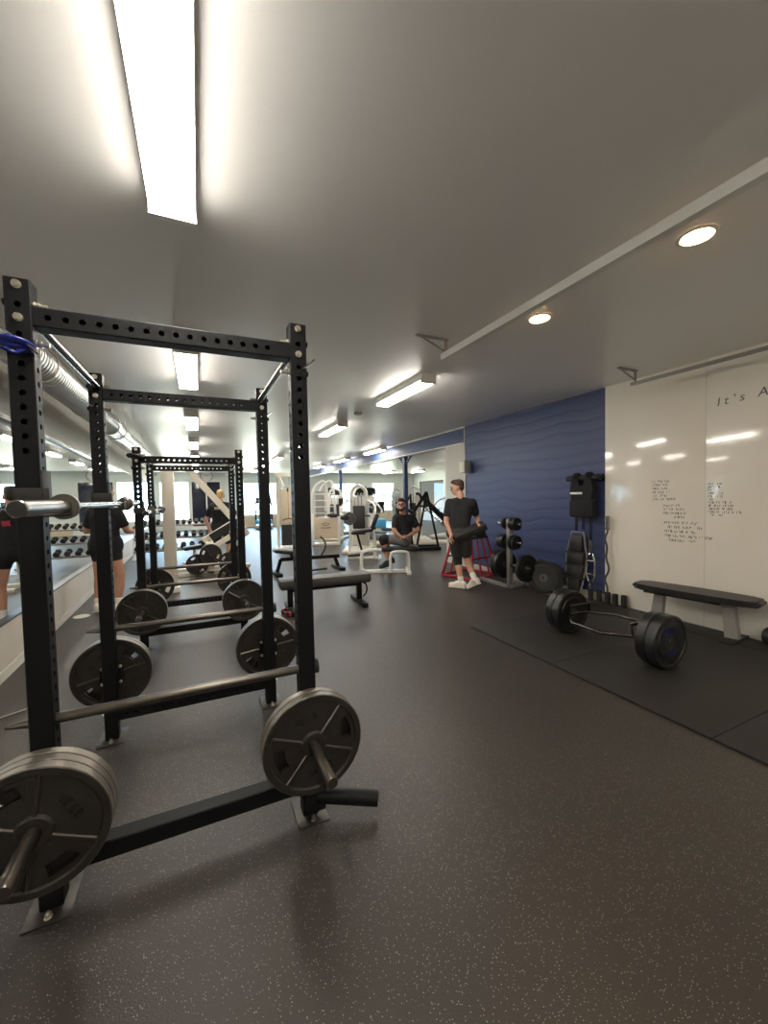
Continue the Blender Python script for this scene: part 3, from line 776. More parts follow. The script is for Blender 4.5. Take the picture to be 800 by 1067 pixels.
# ------------------------------------------------------------------ weight vest on a wall bar
t = thing('wall_bar', 'black padded bar fixed to the blue wall carrying the weight vest', 'wall bar', (5.0, 3.87, 1.70))
B().cyl((-.11, -.25, 0), (-.11, .26, 0), .038, None, 20).make('padded_bar', 'rubber2', t)
for s in (-.24, .24): B().bx(-.11, 0, s-.02, s+.02, -.02, .02, .003).make('wall_arm', 'powder', t)
B().bx(-.006, 0, -.29, .29, -.05, .05).make('back_plate', 'powder', t)
t = thing('weight_vest', 'black weight vest with a pale stripe hanging on the wall bar', 'weight vest', (4.885, 3.87, 1.10))
def pad_shape(b, x0, x1, y0, y1, z0, z1, bev=.02):
    return b.bx(x0, x1, y0, y1, z0, z1, bev)
pad_shape(B(), -.055, .07, -.19, .20, .05, .30, .035).make('lower_panel', 'blackcloth', t)
b = B().prism([(-.155, .28), (.16, .28), (.185, .45), (.14, .64), (.06, .64), (.03, .50), (-.03, .50), (-.06, .64), (-.14, .64), (-.18, .45)], 'x', -.045, .055); b.make('upper_panel', 'blackcloth', t)
for s in (-.10, .10): B().tube([(-.04, s, .60), (-.05, s, .645), (0, s, .657), (.05, s, .645), (.05, s, .56)], .030, 10, sm=1).make('shoulder_strap', 'blackcloth', t)
B().bx(-.052, -.044, -.02, .175, .375, .405, .002).make('pale_stripe', 'whiteprint', t)
for s, l in ((-.12, -.26), (.0, -.12), (.11, -.14)): B().bx(-.01, .005, s-.018, s+.018, l, .07, .003).make('hanging_strap', 'blackcloth', t)
# ------------------------------------------------------------------ folded padded mat trolley leaning at the wall
t = thing('padded_board', 'black padded board with thin silver frame leaning upright on the blue wall', 'padded board', (4.90, 4.01, .0))
hexo = [(-.10, .93), (.10, .93), (.165, .62), (.165, .40), (.09, .03), (-.09, .03), (-.165, .40), (-.165, .62)]
B().tube([(-.025+.085*z*.9, y, z) for y, z in hexo], .011, 10, closed=True).make('silver_frame', 'greymetal', t)
for k, (z0, z1, w) in enumerate(((.07, .27, .10), (.285, .45, .135), (.465, .63, .14), (.645, .89, .105))):
    b = B().box((-.03+.0765*(z0+z1)/2, 0, (z0+z1)/2), (.07, 2*w, z1-z0), (0, R(4.3), 0), .02); b.make('pad', 'vinyl', t, 60)
for z in (.278, .457, .637): B().bx(-.075+.0765*z, .02+.0765*z, -.15, .15, z-.012, z+.012, .003).make('strap', 'rubber2', t)
# ------------------------------------------------------------------ plate tree
t = thing('plate_tree', 'grey steel plate tree standing beside the blue wall', 'plate tree', (4.45, 4.86, 0))
B().bx(-.035, .035, -.035, .035, .0, 1.10, .004).make('post', 'greymetal', t)
B().bx(-.035, .035, -.05, .72, .0, .055, .004).make('base_beam', 'greymetal', t)
B().bx(.036, .48, -.03, .03, .0, .05, .004).make('base_beam', 'greymetal', t)
B().bx(.30, .36, -.35, .35, .0, .05, .004).make('base_beam', 'greymetal', t)
for z, l in ((1.03, .24), (.74, .26), (.37, .42)):
    for s in (-1, 1): B().lathe([(0, .034), (.032, .034), (.032, .042), (.0245, .044), (.0245, l), (.020, l+.01), (0, l+.01)], (0, 0, z), (0, s, 0), 18).make('peg', 'steel', t)
for dy, z, r, th, l in ((-.085, 1.03, .45, .7, 'small black plate on the top wall tree peg beside the post'), (-.150, 1.03, .45, .7, 'small black plate outermost on the top wall tree peg'), (.085, 1.03, .40, .5, 'small thin plate behind the post on the top wall tree peg'),
                   (.09, .74, .55, .8, 'medium plate behind the post on the middle wall tree peg'), (.165, .74, .50, .8, 'medium plate farthest out behind the post on the middle wall tree peg'), (-.09, .74, .53, .6, 'medium black plate before the post on the middle wall tree peg'), (-.15, .74, .47, .5, 'medium thin plate before the post on the middle wall tree peg'),
                   (.11, .37, 1.0, .8, 'large bumper plate next to the post on the low wall tree peg'), (.19, .37, 1.0, .8, 'large bumper plate at the far end of the low wall tree peg'), (-.36, .37, .92, .7, 'large bumper plate at the open end of the low wall tree peg')):
    bumper(4.45, 4.86+dy, z-.0005, (0, 0, 0), l, th, r)
bumper(4.68, 4.40, .222, (R(-10), 0, R(-38)), 'large bumper plate leaning at the front of the floor stack beside the plate tree', .7, 1)
bumper(4.80, 4.39, .226, (R(-10), 0, R(-38)), 'large bumper plate leaning second in the floor stack beside the plate tree', .7, 1)
bumper(4.90, 4.63, .226, (R(-9), 0, R(-70)), 'large bumper plate leaning on the blue wall behind the floor stack', .6, 1)
# heap of chain at the foot of the padded board
t = thing('lifting_chain', 'heap of steel lifting chain on the floor by the leaning plates', 'chain', (4.62, 4.13, 0))
rd = random.Random(8)
for k in range(16):
    a = k*.9; q = .03+.006*k
    c = V((q*math.cos(a), q*math.sin(a), .016+.030*(k % 3)*(1 if k < 10 else .6)))
    e = Euler((rd.uniform(-.7, .7), rd.uniform(-.7, .7), a)).to_matrix()
    pts = [c+e @ V((.030*math.cos(2*PI*i/12), .017*math.sin(2*PI*i/12), 0)) for i in range(12)]
    B().tube(pts, .0062, 6, closed=True).make('link', 'steel', t, 60)
# speaker box on the end of the blue wall
t = thing('wall_speaker', 'small grey loudspeaker mounted at the end of the blue wall', 'speaker', (5.0, 6.58, 2.06))
B().bx(-.19, -.03, -.09, .09, -.125, .125, .010).make('cabinet', 'greymetal', t)
B().bx(-.196, -.189, -.078, .078, -.112, .112, .003).make('grille', 'machine', t)
B().bx(-.03, 0, -.05, .05, -.05, .05).make('wall_bracket', 'powder', t)
# one dumbbell on the floor at the photo edge
def make_dumbbell(name, label, loc, rz, r=.055, L=.30, grp=None):
    t = thing(name, label, 'dumbbell', loc, rz, grp)
    B().cyl((0, -L/2+.09, 0), (0, L/2-.09, 0), .016, None, 12).make('handle', 'steel', t)
    for s in (-1, 1): B().lathe([(0, L/2-.10), (r*.8, L/2-.10), (r, L/2-.085), (r, L/2-.015), (r*.8, L/2), (0, L/2)], (0, 0, 0), (0, s, 0), 6 if grp else 20).make('head', 'rubber', t, 30)
    return t
make_dumbbell('dumbbell', 'black dumbbell on the floor below the whiteboard at the photo edge', (4.86, 1.70, .098), 0, .085, .34)
# red plyometric stand and the black board held by the standing man
t = thing('plyo_stand', 'red steel plyometric stand with black top behind the standing man', 'plyo stand', (4.53, 6.0, 0), R(14))
bw, tw, hz = .36, .22, .70
B().bx(-tw-.02, tw+.02, -tw-.02, tw+.02, hz, hz+.035, .006).make('top_board', 'rubber2', t)
for sx in (-1, 1):
    for sy in (-1, 1): B().bar((sx*bw, sy*bw, .0), (sx*tw, sy*tw, hz), .035, .035, (1, 0, 0), .003).make('leg', 'red', t)
for s in (-1, 1):
    B().bar((-bw, s*bw, .02), (bw, s*bw, .02), .035, .035).make('base_rail', 'red', t)
    B().bar((s*bw, -bw, .02), (s*bw, bw, .02), .035, .035).make('base_rail', 'red', t)
    for q in (.33, -.33): B().bar((q*2*bw*.5, s*bw, .03), (q*2*tw*.5, s*tw, hz), .025, .025, (1, 0, 0)).make('upright', 'red', t)
    B().bar((-.29, s*.29, .36), (.29, s*.29, .36), .028, .028).make('cross_rail', 'red', t)
# ------------------------------------------------------------------ benches in the middle of the floor
t = thing('flat_bench', 'long dark flat bench with square ends in the middle of the floor', 'bench', (1.54, 5.27, 0), R(-4))
B().bx(-.62, .62, -.15, .15, .325, .43, .012).make('pad', 'greyvinyl', t)
B().bx(-.60, .60, -.148, .148, .315, .326).make('pad_base', 'vinyl', t)
B().bx(-.50, .50, -.035, .035, .255, .316, .004).make('spine', 'powder', t)
for s in (-1, 1):
    B().bx(s*.48-.035, s*.48+.035, -.035, .035, .05, .29, .004).make('leg', 'powder', t)
    B().bx(s*.48-.04, s*.48+.04, -.30, .30, .0, .06, .006).make('foot', 'powder', t)
B().tube([(.53, .0, .30), (.60, .0, .25), (.60, 0, .14), (.54, 0, .08)], .012, 8, sm=1).make('handle', 'powder', t)
t = thing('decline_bench', 'dark decline bench with low frame and rounded roller pad behind the flat bench', 'bench', (2.02, 7.95, 0), R(2))
B().bar((-.60, 0, .30), (.62, 0, .27), .07, .07, (0, 0, 1), .004).make('spine', 'powder', t)
B().bar((-.60, 0, .30), (-.68, 0, .04), .06, .06).make('leg', 'powder', t)
B().bar((.52, 0, .28), (.60, 0, .04), .06, .06).make('leg', 'powder', t)
B().bx(-.74, -.62, -.28, .28, 0, .06, .005).make('foot', 'powder', t); B().bx(.54, .66, -.28, .28, 0, .06, .005).make('foot', 'powder', t)
B().box((-.42, 0, .43), (.62, .28, .07), (0, R(10), 0), .02).make('pad', 'vinyl', t)
B().bar((-.40, 0, .40), (-.36, 0, .30), .05, .05).make('pad_post', 'powder', t)
B().tube([(.22, 0, .30), (.34, 0, .46), (.32, 0, .62), (.22, 0, .70)], .014, 8, sm=2).make('curved_handle', 'powder', t)
B().box((.0, -.25, .07), (.55, .07, .035), (0, 0, R(8)), .008).make('side_step', 'rubber2', t)
# ------------------------------------------------------------------ leg extension machine under the seated man
LE = (3.42, 6.98)
t = thing('leg_extension', 'white leg extension machine the seated man is sitting on', 'exercise machine', (LE[0], LE[1], 0), R(-24.9))
b = B().bx(-.62, .34, -.05, .05, .0, .06, .004); b.make('base_rail', 'cleanwhite', t)
B().bx(.26, .34, -.30, .30, .0, .06, .004).make('base_foot', 'cleanwhite', t); B().bx(-.66, -.58, -.26, .26, 0, .06, .004).make('base_foot', 'cleanwhite', t)
B().tube([(-.05, -.20, .06), (-.05, -.20, .40), (.02, -.20, .44), (.24, -.20, .44), (.30, -.20, .40), (.30, -.20, .03)], .028, 10, sm=1).make('side_frame', 'cleanwhite', t)
B().tube([(-.05, .20, .06), (-.05, .20, .40), (.02, .20, .44), (.24, .20, .44), (.30, .20, .40), (.30, .20, .03)], .028, 10, sm=1).make('side_frame', 'cleanwhite', t)
B().bx(-.22, .50, -.18, .18, .44, .52, .02).make('seat', 'vinyl', t)
B().tube([(-.62, 0, .03), (-.62, 0, .36), (-.56, 0, .44), (-.28, 0, .46), (-.18, 0, .43)], .036, 10, sm=1).make('front_post', 'cleanwhite', t)
# white machine with dark curved arm left of the seated man
t = thing('abductor_machine', 'white seated machine with dark pads and curved foot arms before the beige panel', 'exercise machine', (3.55, 8.9, 0), R(-25))
B().tube([(.30, 0, .0), (.30, 0, .55), (.24, 0, .66)], .045, 10, sm=1).make('main_post', 'cleanwhite', t)
B().bx(-.30, .45, -.04, .04, 0, .05).make('base_rail', 'cleanwhite', t); B().bx(.38, .45, -.3, .3, 0, .05).make('base_foot', 'cleanwhite', t)
B().box((.02, 0, .68), (.46, .36, .09), (0, R(-8), 0), .03).make('seat_pad', 'vinyl', t)
B().box((.30, .05, .88), (.10, .34, .44), (0, R(22), 0), .03).make('back_pad', 'vinyl', t)
B().bar((-.12, -.05, .62), (.0, -.05, .16), .05, .05).make('swing_arm', 'powder', t)
for k, z in enumerate((.10, .17)): B().tube([(-.34, -.16, z), (-.10, -.14, z+.0), (.12, -.05, z+.07), (.28, .0, z+.16)], .028, 8, sm=2).make('curved_foot_arm', 'cleanwhite' if k else 'rubber2', t)
B().lathe([(0, -.02), (.15, -.02), (.16, 0), (.15, .02), (0, .02)], (-.30, .05, .98), (.3, -1, .2), 24).make('cam_wheel', 'greyvinyl', t)
B().tube([(-.34, .08, .0), (-.30, .08, .5), (-.30, .07, .98)], .03, 8).make('cam_post', 'cleanwhite', t)
B().sph((-.42, .03, 1.0), .07, (1.5, 1, .8)).make('knee_pad', 'vinyl', t)
# ------------------------------------------------------------------ machines further back
def pulley_tower(x, y, rz, label, h=2.25):
    t = thing('cable_tower', label, 'exercise machine', (x, y, 0), rz)
    for s in (-1, 1): B().bx(s*.24-.04, s*.24+.04, -.04, .04, 0, h, .006).make('upright', 'machine', t)
    B().bx(-.30, .30, -.06, .06, h-.12, h, .006).make('top_beam', 'machine', t)
    B().bx(-.34, .34, -.40, .34, 0, .06, .004).make('base', 'machine', t)
    B().bx(-.18, .17, -.12, .12, .78, 1.78, .012).make('shroud', 'panelbeige', t)
    for k in range(10): B().bx(-.15, .15, -.09, .09, .10+.062*k, .155+.062*k, .003).make('weight', 'rubber2', t)
    for s in (-.09, .09): B().cyl((s, 0, .06), (s, 0, h-.1), .011, None, 8).make('guide_rod', 'chrome', t)
    B().tube([(-.22, -.04, h-.1), (-.20, -.30, h-.14), (-.05, -.42, h-.42)], .035, 8, sm=1).make('arm', 'machine', t)
    B().lathe([(.02, -.015), (.055, -.015), (.06, -.02), (.06, .02), (.055, .015), (.02, .015), (.02, -.015)], (.02, -.42, h-.50), (1, 0, 0), 18).make('pulley', 'rubber2', t)
    B().cyl((.02, -.48, h-.5), (.02, -.48, .9), .005, None, 6).make('cable', 'rubber2', t)
    B().tube([(-.16, -.48, .87), (-.03, -.48, .92), (.07, -.48, .92), (.20, -.48, .87)], .014, 8, sm=1).make('handle', 'rubber2', t)
    B().tube([(.30, -.02, 1.9), (.55, -.02, 1.85), (.58, -.02, 1.3), (.50, -.02, .2)], .035, 8, sm=1).make('side_tube', 'cleanwhite', t)
    return t
pulley_tower(2.36, 12.0, R(-6), 'cream cable tower with beige shroud standing left of the near front right upright')
t = thing('multi_gym', 'white multi gym with square beige panel carrying a dark logo', 'exercise machine', (3.60, 12.1, 0), R(-14))
B().bx(-.36, .36, -.03, .03, .20, .86, .01).make('beige_panel', 'panelbeige', t)
lg = B()
for a0, q in ((200, .09), (20, .09)):
    lg.tube([(q*1.25*math.cos(R(a0+k*14)), -.033, .66+.045*math.sin(R(a0+k*14))+(.012 if a0 > 90 else -.004)) for k in range(11)], .008, 6)
lg.make('logo_mark', 'powder', t)
lg = B(); rd = random.Random(2); lg.tube([(-.15+.02*k, -.033, .55+(.016 if k % 2 else -.016)) for k in range(16)], .009, 5); lg.make('logo_word', 'powder', t, 0)
B().bx(-.44, -.36, -.05, .05, 0, 1.0, .008).make('post', 'cleanwhite', t); B().bx(.36, .44, -.05, .05, 0, .9, .008).make('post', 'cleanwhite', t)
B().bx(-.44, .44, -.05, .25, .0, .07, .008).make('base', 'machine', t)
for k, s in enumerate((-.40, -.18)): B().tube([(s, .1, .05), (s-.02, .1, 1.5), (s+.08, .08, 1.85), (s+.32, .06, 2.05), (s+.45, .05, 1.95), (s+.5, .05, .9)], .040, 8, sm=2).make('curved_frame', 'cleanwhite', t)
B().bx(-.30, -.02, .04, .16, .9, 1.7, .01).make('weight_cover', 'greymetal', t)
for k in range(4): B().bx(-.36, .25, .02, .05, 1.0+.2*k, 1.03+.2*k).make('cross_tube', 'cleanwhite', t)
B().box((.48, -.15, 1.35), (.16, .10, .24), (R(10), 0, 0), .03).make('arm_pad', 'vinyl', t)
B().tube([(.35, -.1, 1.55), (.55, -.2, 1.5), (.72, -.25, 1.36)], .03, 8, sm=1).make('press_arm', 'machine', t)
B().box((.20, -.25, .95), (.30, .30, .08), (0, 0, 0), .03).make('seat', 'vinyl', t)
def elliptical(x, y, rz, label, tv=True):
    t = thing('elliptical_trainer', label, 'cardio machine', (x, y, 0), rz, 'cardio machines by the far windows')
    B().bx(-.28, .28, -.85, .85, .03, .16, .03).make('base', 'greymetal', t)
    B().lathe([(0, -.13), (.30, -.13), (.34, -.09), (.34, .09), (.30, .13), (0, .13)], (0, .50, .42), (1, 0, 0), 28).make('flywheel_cover', 'cleanwhite', t)
    B().tube([(0, .55, .4), (0, .50, .9), (0, .38, 1.34)], .06, 10, sm=1).make('mast', 'machine', t)
    B().box((0, .33, 1.38), (.46, .10, .26), (R(-20), 0, 0), .03).make('console', 'machine', t)
    for s in (-1, 1):
        B().tube([(s*.26, .40, .55), (s*.27, .30, 1.1), (s*.25, .05, 1.38), (s*.23, .02, 1.62)], .022, 8, sm=1).make('swing_handle', 'cleanwhite', t)
        B().bar((s*.18, .45, .34), (s*.18, -.75, .26), .06, .06).make('pedal_arm', 'machine', t)
        B().box((s*.18, -.45, .34), (.15, .36, .04), (R(4), 0, 0), .01).make('pedal', 'rubber2', t)
    if tv:
        B().bar((0, .48, 1.3), (0, .50, 1.66), .05, .05).make('screen_post', 'greymetal', t)
        f = B().box((0, .44, 1.76), (.62, .06, .38), (R(-6), 0, 0), .012).make('screen_frame', 'rubber2', t)
        B().box((0, .407, 1.76), (.56, .006, .32), (R(-6), 0, 0)).make('screen', 'screen', f, 0)
    return t
e0 = elliptical(6.12, 15.6, R(-22), 'cardio machine with the largest black screen before the far window')
dup(e0, 'cardio machine left of the largest screen, partly behind the white machines', (5.55, 17.2, 0), (0, 0, R(-22)))
dup(e0, 'cardio machine right of the largest screen, further back', (7.45, 17.6, 0), (0, 0, R(-22)))
e1 = elliptical(5.75, 12.9, R(35), 'white elliptical with tall swing arms in front of the green tinted far window', False)
e1['group'] = 'white ellipticals'
del e1['group']
def press_machine(x, y, rz, label, round_top=False):
    t = thing('press_machine', label, 'exercise machine', (x, y, 0), rz, 'white selectorised machines')
    B().bx(-.42, .42, -.55, .62, 0, .06, .006).make('base', 'machine', t)
    for s in (-1, 1): B().tube([(s*.24, .50, .05), (s*.24, .50, 1.45), (s*.20, .48, 1.72), (s*.06, .46, 1.82), (0, .46, 1.83)], .045, 10, sm=1).make('upright', 'cleanwhite', t)
    B().bx(-.19, .19, .42, .56, .10, 1.5, .02).make('weight_cover', 'machine' if not round_top else 'cleanwhite', t)
    for k in range(3): B().bx(-.12+.1*k-.012, -.12+.1*k+.012, .40, .421, .5, 1.62, .003).make('slot', 'greymetal', t)
    B().box((0, .06, .50), (.40, .42, .09), (0, 0, 0), .03).make('seat', 'vinyl', t)
    B().box((0, .30, .92), (.34, .09, .66), (R(-8), 0, 0), .03).make('back_pad', 'vinyl', t)
    B().bar((0, .08, .05), (0, .08, .46), .07, .07).make('seat_post', 'cleanwhite', t)
    for s in (-1, 1):
        B().tube([(s*.25, .42, 1.40), (s*.46, .20, 1.30), (s*.50, -.10, 1.02), (s*.34, -.16, .98)], .028, 8, sm=1).make('press_arm', 'cleanwhite', t)
        B().cyl((s*.34, -.16, .98), (s*.20, -.17, .98), .022, None, 10).make('grip', 'rubber2', t)
    return t
p0 = press_machine(6.75, 11.9, R(-20), 'white machine with rounded slotted top behind the seated man', True)
dup(p0, 'white machine with seat seen between the seated man and beige panel', (4.85, 11.6, 0), (0, 0, R(10)))
dup(p0, 'white machine below the leftmost black screen under the far window', (4.35, 13.7, 0), (0, 0, R(-30)))
dup(p0, 'white machine behind the black sloped frames, towards the standing man', (8.2, 12.2, 0), (0, 0, R(-60)))
dup(p0, 'white machine in front of the green tinted far window', (7.9, 14.9, 0), (0, 0, R(15)))
dup(p0, 'white machine just left of the seated man, before the cardio machines', (4.02, 10.35, 0), (0, 0, R(-25)))
dup(e1, 'white elliptical between the beige panel and the largest screen', (4.75, 15.3, 0), (0, 0, R(20)))
# black sloped plate machines between the two men
t = thing('incline_machine', 'tall black A-frame plate machine between the seated and the standing man', 'exercise machine', (5.68, 9.4, 0), R(-25))
B().bar((0, -.02, 1.60), (-.32, -.10, .02), .055, .055, (0, 1, 0), .004).make('leg', 'powder', t)
B().bar((0, -.02, 1.60), (.30, -.10, .02), .055, .055, (0, 1, 0), .004).make('leg', 'powder', t)
B().bar((.0, .0, 1.60), (-.62, .25, .62), .12, .06, (0, 0, 1), .004).make('sloped_rail', 'powder', t)
B().bar((-.42, .34, 1.55), (-.40, .40, .05), .05, .05).make('rear_post', 'powder', t)
B().bar((-.42, .34, 1.55), (-.72, .30, 1.02), .16, .05, (0, 0, 1), .004).make('back_pad', 'vinyl', t)
B().box((-.55, .15, 1.12), (.62, .24, .10), (0, R(28), 0), .03).make('shoulder_pad', 'vinyl', t)
B().bar((-.2, .1, 1.2), (.15, .0, 1.22), .05, .05).make('cross_tube', 'powder', t)
B().bar((-.95, .0, .045), (.36, -.10, .045), .09, .09, (0, 0, 1), .004).make('base_rail', 'powder', t)
B().bar((-.95, .5, .045), (.36, .4, .045), .09, .09, (0, 0, 1), .004).make('base_rail', 'powder', t)
t = thing('sled_machine', 'black sled machine with sloping chrome rails beside the standing man', 'exercise machine', (6.85, 10.6, 0), R(-25))
t.scale = (1.12, 1.12, 1.12)
for s in (-1, 1):
    B().bar((-.62, s*.24, 1.42), (.45, s*.24, .30), .06, .06, (0, 1, 0), .004).make('side_rail', 'powder', t)
    B().cyl((-.40, s*.16, 1.02), (.50, s*.16, .10), .022, None, 10).make('chrome_rail', 'chrome', t)
    B().bar((-.58, s*.24, 1.40), (-.66, s*.24, .02), .055, .055).make('post', 'machine', t)
B().box((-.22, 0, 1.06), (.62, .42, .09), (0, R(46), 0), .03).make('sled_pad', 'vinyl', t)
B().box((.10, 0, .74), (.30, .40, .12), (0, R(46), 0), .03).make('carriage', 'powder', t)
B().bx(-.72, .62, -.28, .28, 0, .06, .005).make('base', 'machine', t)
for s in (-1, 1): B().cyl((-.3, s*.28, .98), (-.3, s*.50, .98), .025, None, 10).make('plate_horn', 'chrome', t)
# beige plate machine behind the far rack, with its plates
t = thing('plate_press', 'tall beige plate loaded machine with sloping beams behind the far rack', 'exercise machine', (.15, 8.4, 0), 0)
B().bx(-.69, -.51, -1.10, -.92, 0, 2.02, .008).make('post', 'machine', t)
B().bx(-.72, -.48, -1.13, -.89, 0, .09, .006).make('post_foot', 'cleanwhite', t)
B().bar((-.60, -1.0, 2.02), (-.34, .78, 2.20), .14, .12, (0, 0, 1), .008).make('top_beam', 'machine', t)
B().bar((-.40, .80, 2.24), (.80, .80, .72), .13, .17, (0, 1, 0), .008).make('sloping_beam', 'machine', t)
B().bar((-.10, .62, .66), (.66, .62, 1.12), .10, .12, (0, 1, 0), .006).make('lower_arm', 'machine', t)
B().bar((.02, .40, .50), (.72, .40, .92), .10, .12, (0, 1, 0), .006).make('lower_arm', 'machine', t)
B().bar((.05, .50, .72), (.62, .50, 1.04), .16, .05, (0, 1, 0), .006).make('pad', 'vinyl', t)
B().bx(-.05, .10, .30, .90, .0, .62, .01).make('front_pillar', 'machine', t)
B().bx(-.66, .62, .30, .42, 0, .07, .006).make('base', 'machine', t); B().bx(-.66, .84, .84, .96, 0, .07, .006).make('base', 'machine', t)
for x, z in ((.03, .42), (-.22, .235), (.38, .235)): B().cyl((x, .30 if z > .3 else .36, z), (x, .10, z), .024, None, 14).make('plate_horn', 'steel', t)
B().bx(-.30, -.14, .34, .42, .05, .27).make('horn_bracket', 'machine', t); B().bx(.30, .46, .34, .42, .05, .27).make('horn_bracket', 'machine', t)
plate(.18, 8.60, .4185, 20, 'iron plate on the upper horn of the beige machine', .92)
plate(-.07, 8.64, .2335, 60, 'iron plate on the lower left horn of the beige machine', .92)
plate(.53, 8.64, .2335, 35, 'iron plate on the lower right horn of the beige machine', .92)
# storage horns on the far rack with small plates
for z, sc, l in ((.74, .50, 'small iron plate on the lower horn of the far rack rear right upright'), (1.02, .42, 'smallest iron plate on the upper horn of the far rack rear right upright')):
    B().lathe([(0, 0), (.03, 0), (.03, .01), (.0245*1, .012), (.011, .013), (.011, .20), (0, .20)], (x1-rack2.location.x+.05, 1.18+UW/2, z), (0, 1, 0), 14).make('storage_horn', 'darksteel', rack2)
    plate(x1+.05, g1+.045, z, 10, l, sc)
# dumbbell rack and dumbbells against the far left
t = thing('dumbbell_rack', 'white three tier dumbbell rack in front of the bright far left window', 'dumbbell rack', (-.62, 12.0, 0))
for s in (-1, 1):
    B().bar((s*.92, -.22, .0), (s*.92, .20, .98), .07, .05, (1, 0, 0), .004).make('side_frame', 'cleanwhite', t)
    B().bx(s*.92-.035, s*.92+.035, -.32, .30, 0, .05, .004).make('foot', 'cleanwhite', t)
TIER = ((.86, .13), (.53, -.01), (.22, -.14))
for z, y in TIER: B().box((0, y, z), (1.84, .24, .03), (R(12), 0, 0), .004).make('shelf', 'greymetal', t)
db0 = None
for k, (z, y) in enumerate(TIER):
    nd = (12, 10, 9)[k]
    for i in range(nd):
        x = -.62-.84+1.68*i/(nd-1); r = (.052, .062, .070)[k]
        lab = 'black dumbbell on the %s shelf of the dumbbell rack, number %s from its mirror end' % (('top', 'middle', 'bottom')[k], ('one', 'two', 'three', 'four', 'five', 'six', 'seven', 'eight', 'nine', 'ten', 'eleven', 'twelve')[i])
        loc = (x, 12.0+y, z+.018+r*1.05); sc = r/.052
        if db0 is None:
            db0 = B()
            for s in (-1, 1): db0.lathe([(0, .06), (.044, .06), (.052, .07), (.052, .13), (.044, .14), (0, .14)], (0, 0, 0), (0, s, 0), 6)
            db0.cyl((0, -.07, 0), (0, .07, 0), .016, None, 8)
            o = db0 = tag(db0.make('dumbbell', 'rubber2', None, 30, (0, 0, 0)), lab, 'dumbbell', 'dumbbells on the three tier rack')
        else:
            o = db0.copy(); C.objects.link(o); o['label'] = lab
        o.location = loc; o.scale = (sc, .95, sc); o.rotation_euler = (R(12), 0, 0)
# incline bench with plate loaded bar by the dumbbell rack
t = thing('incline_bench', 'white framed incline bench in front of the dumbbell rack', 'bench', (-.05, 10.55, 0), R(10))
B().bar((.05, -.2, .42), (.42, .2, .90), .28, .08, (1, 0, 0), .02).make('back_pad', 'vinyl', t)
B().box((-.15, -.22, .40), (.40, .30, .08), (0, R(-6), 0), .02).make('seat', 'vinyl', t)
B().bar((-.3, -.2, .05), (.45, .0, .05), .06, .06).make('base_rail', 'cleanwhite', t)
B().bar((-.12, -.2, .05), (-.12, -.2, .37), .06, .06).make('leg', 'cleanwhite', t); B().bar((.36, .0, .05), (.30, .08, .68), .06, .06).make('leg', 'cleanwhite', t)
B().bx(-.34, -.27, -.45, .05, 0, .05).make('foot', 'cleanwhite', t); B().bx(.42, .49, -.3, .3, 0, .05).make('foot', 'cleanwhite', t)
# treadmill by the far wall
t = thing('treadmill', 'small distant treadmill in front of the bright far window', 'treadmill', (2.98, 20.9, 0), R(-8))
B().bx(-.40, .40, -.95, .85, .06, .20, .02).make('deck', 'greymetal', t); B().bx(-.26, .26, -.94, .6, .20, .215).make('belt', 'rubber2', t)
B().bx(-.42, .42, .55, .95, .16, .40, .04).make('motor_cover', 'bluescreen', t)
for s in (-1, 1):
    B().tube([(s*.40, .75, .2), (s*.40, .62, 1.2), (s*.36, .55, 1.4)], .04, 8, sm=1).make('post', 'powder', t)
    B().tube([(s*.38, .60, 1.12), (s*.38, .1, 1.05), (s*.38, -.1, 1.0)], .025, 8, sm=1).make('handrail', 'powder', t)
B().box((0, .56, 1.42), (.78, .12, .34), (R(-25), 0, 0), .03).make('console', 'screen', t)
# blue cardio cover, and clock on the far wall
t = thing('stair_trainer', 'cardio machine with blue front shroud behind the seated man', 'cardio machine', (6.3, 12.6+1.6, 0), R(-25))
B().bx(-.36, .36, -.30, .55, .0, .62, .06).make('blue_shroud', 'bluescreen', t)
B().box((0, -.05, 1.08), (.60, .12, .44), (R(-10), 0, 0), .03).make('console', 'screen', t)
B().bar((0, .05, .55), (0, 0, 1.0), .10, .08).make('mast', 'machine', t)
for s in (-1, 1): B().tube([(s*.34, .3, .5), (s*.36, .2, 1.05), (s*.34, -.2, 1.02)], .022, 8, sm=1).make('handrail', 'cleanwhite', t)
t = thing('wall_clock', 'round white wall clock above the dark glazed door', 'clock', (.40, FAR, 2.72))
B().lathe([(.27, 0), (.30, -.005), (.30, -.045), (.27, -.05), (.262, -.03), (.27, 0)], (0, 0, 0), (0, 1, 0), 40).make('rim', 'greymetal', t)
B().lathe([(0, -.03), (.265, -.03), (.265, 0), (0, 0)], (0, 0, 0), (0, 1, 0), 40).make('face', 'cleanwhite', t)
for k in range(12):
    a = R(30*k); B().bar((.20*math.sin(a), -.032, .20*math.cos(a)), (.245*math.sin(a), -.032, .245*math.cos(a)), .014, .004, (0, 1, 0)).make('hour_mark', 'powder', t)
B().bar((0, -.034, 0), (-.10, -.034, .08), .018, .005, (0, 1, 0)).make('hour_hand', 'powder', t); B().bar((0, -.036, 0), (.17, -.036, .06), .014, .005, (0, 1, 0)).make('minute_hand', 'powder', t)
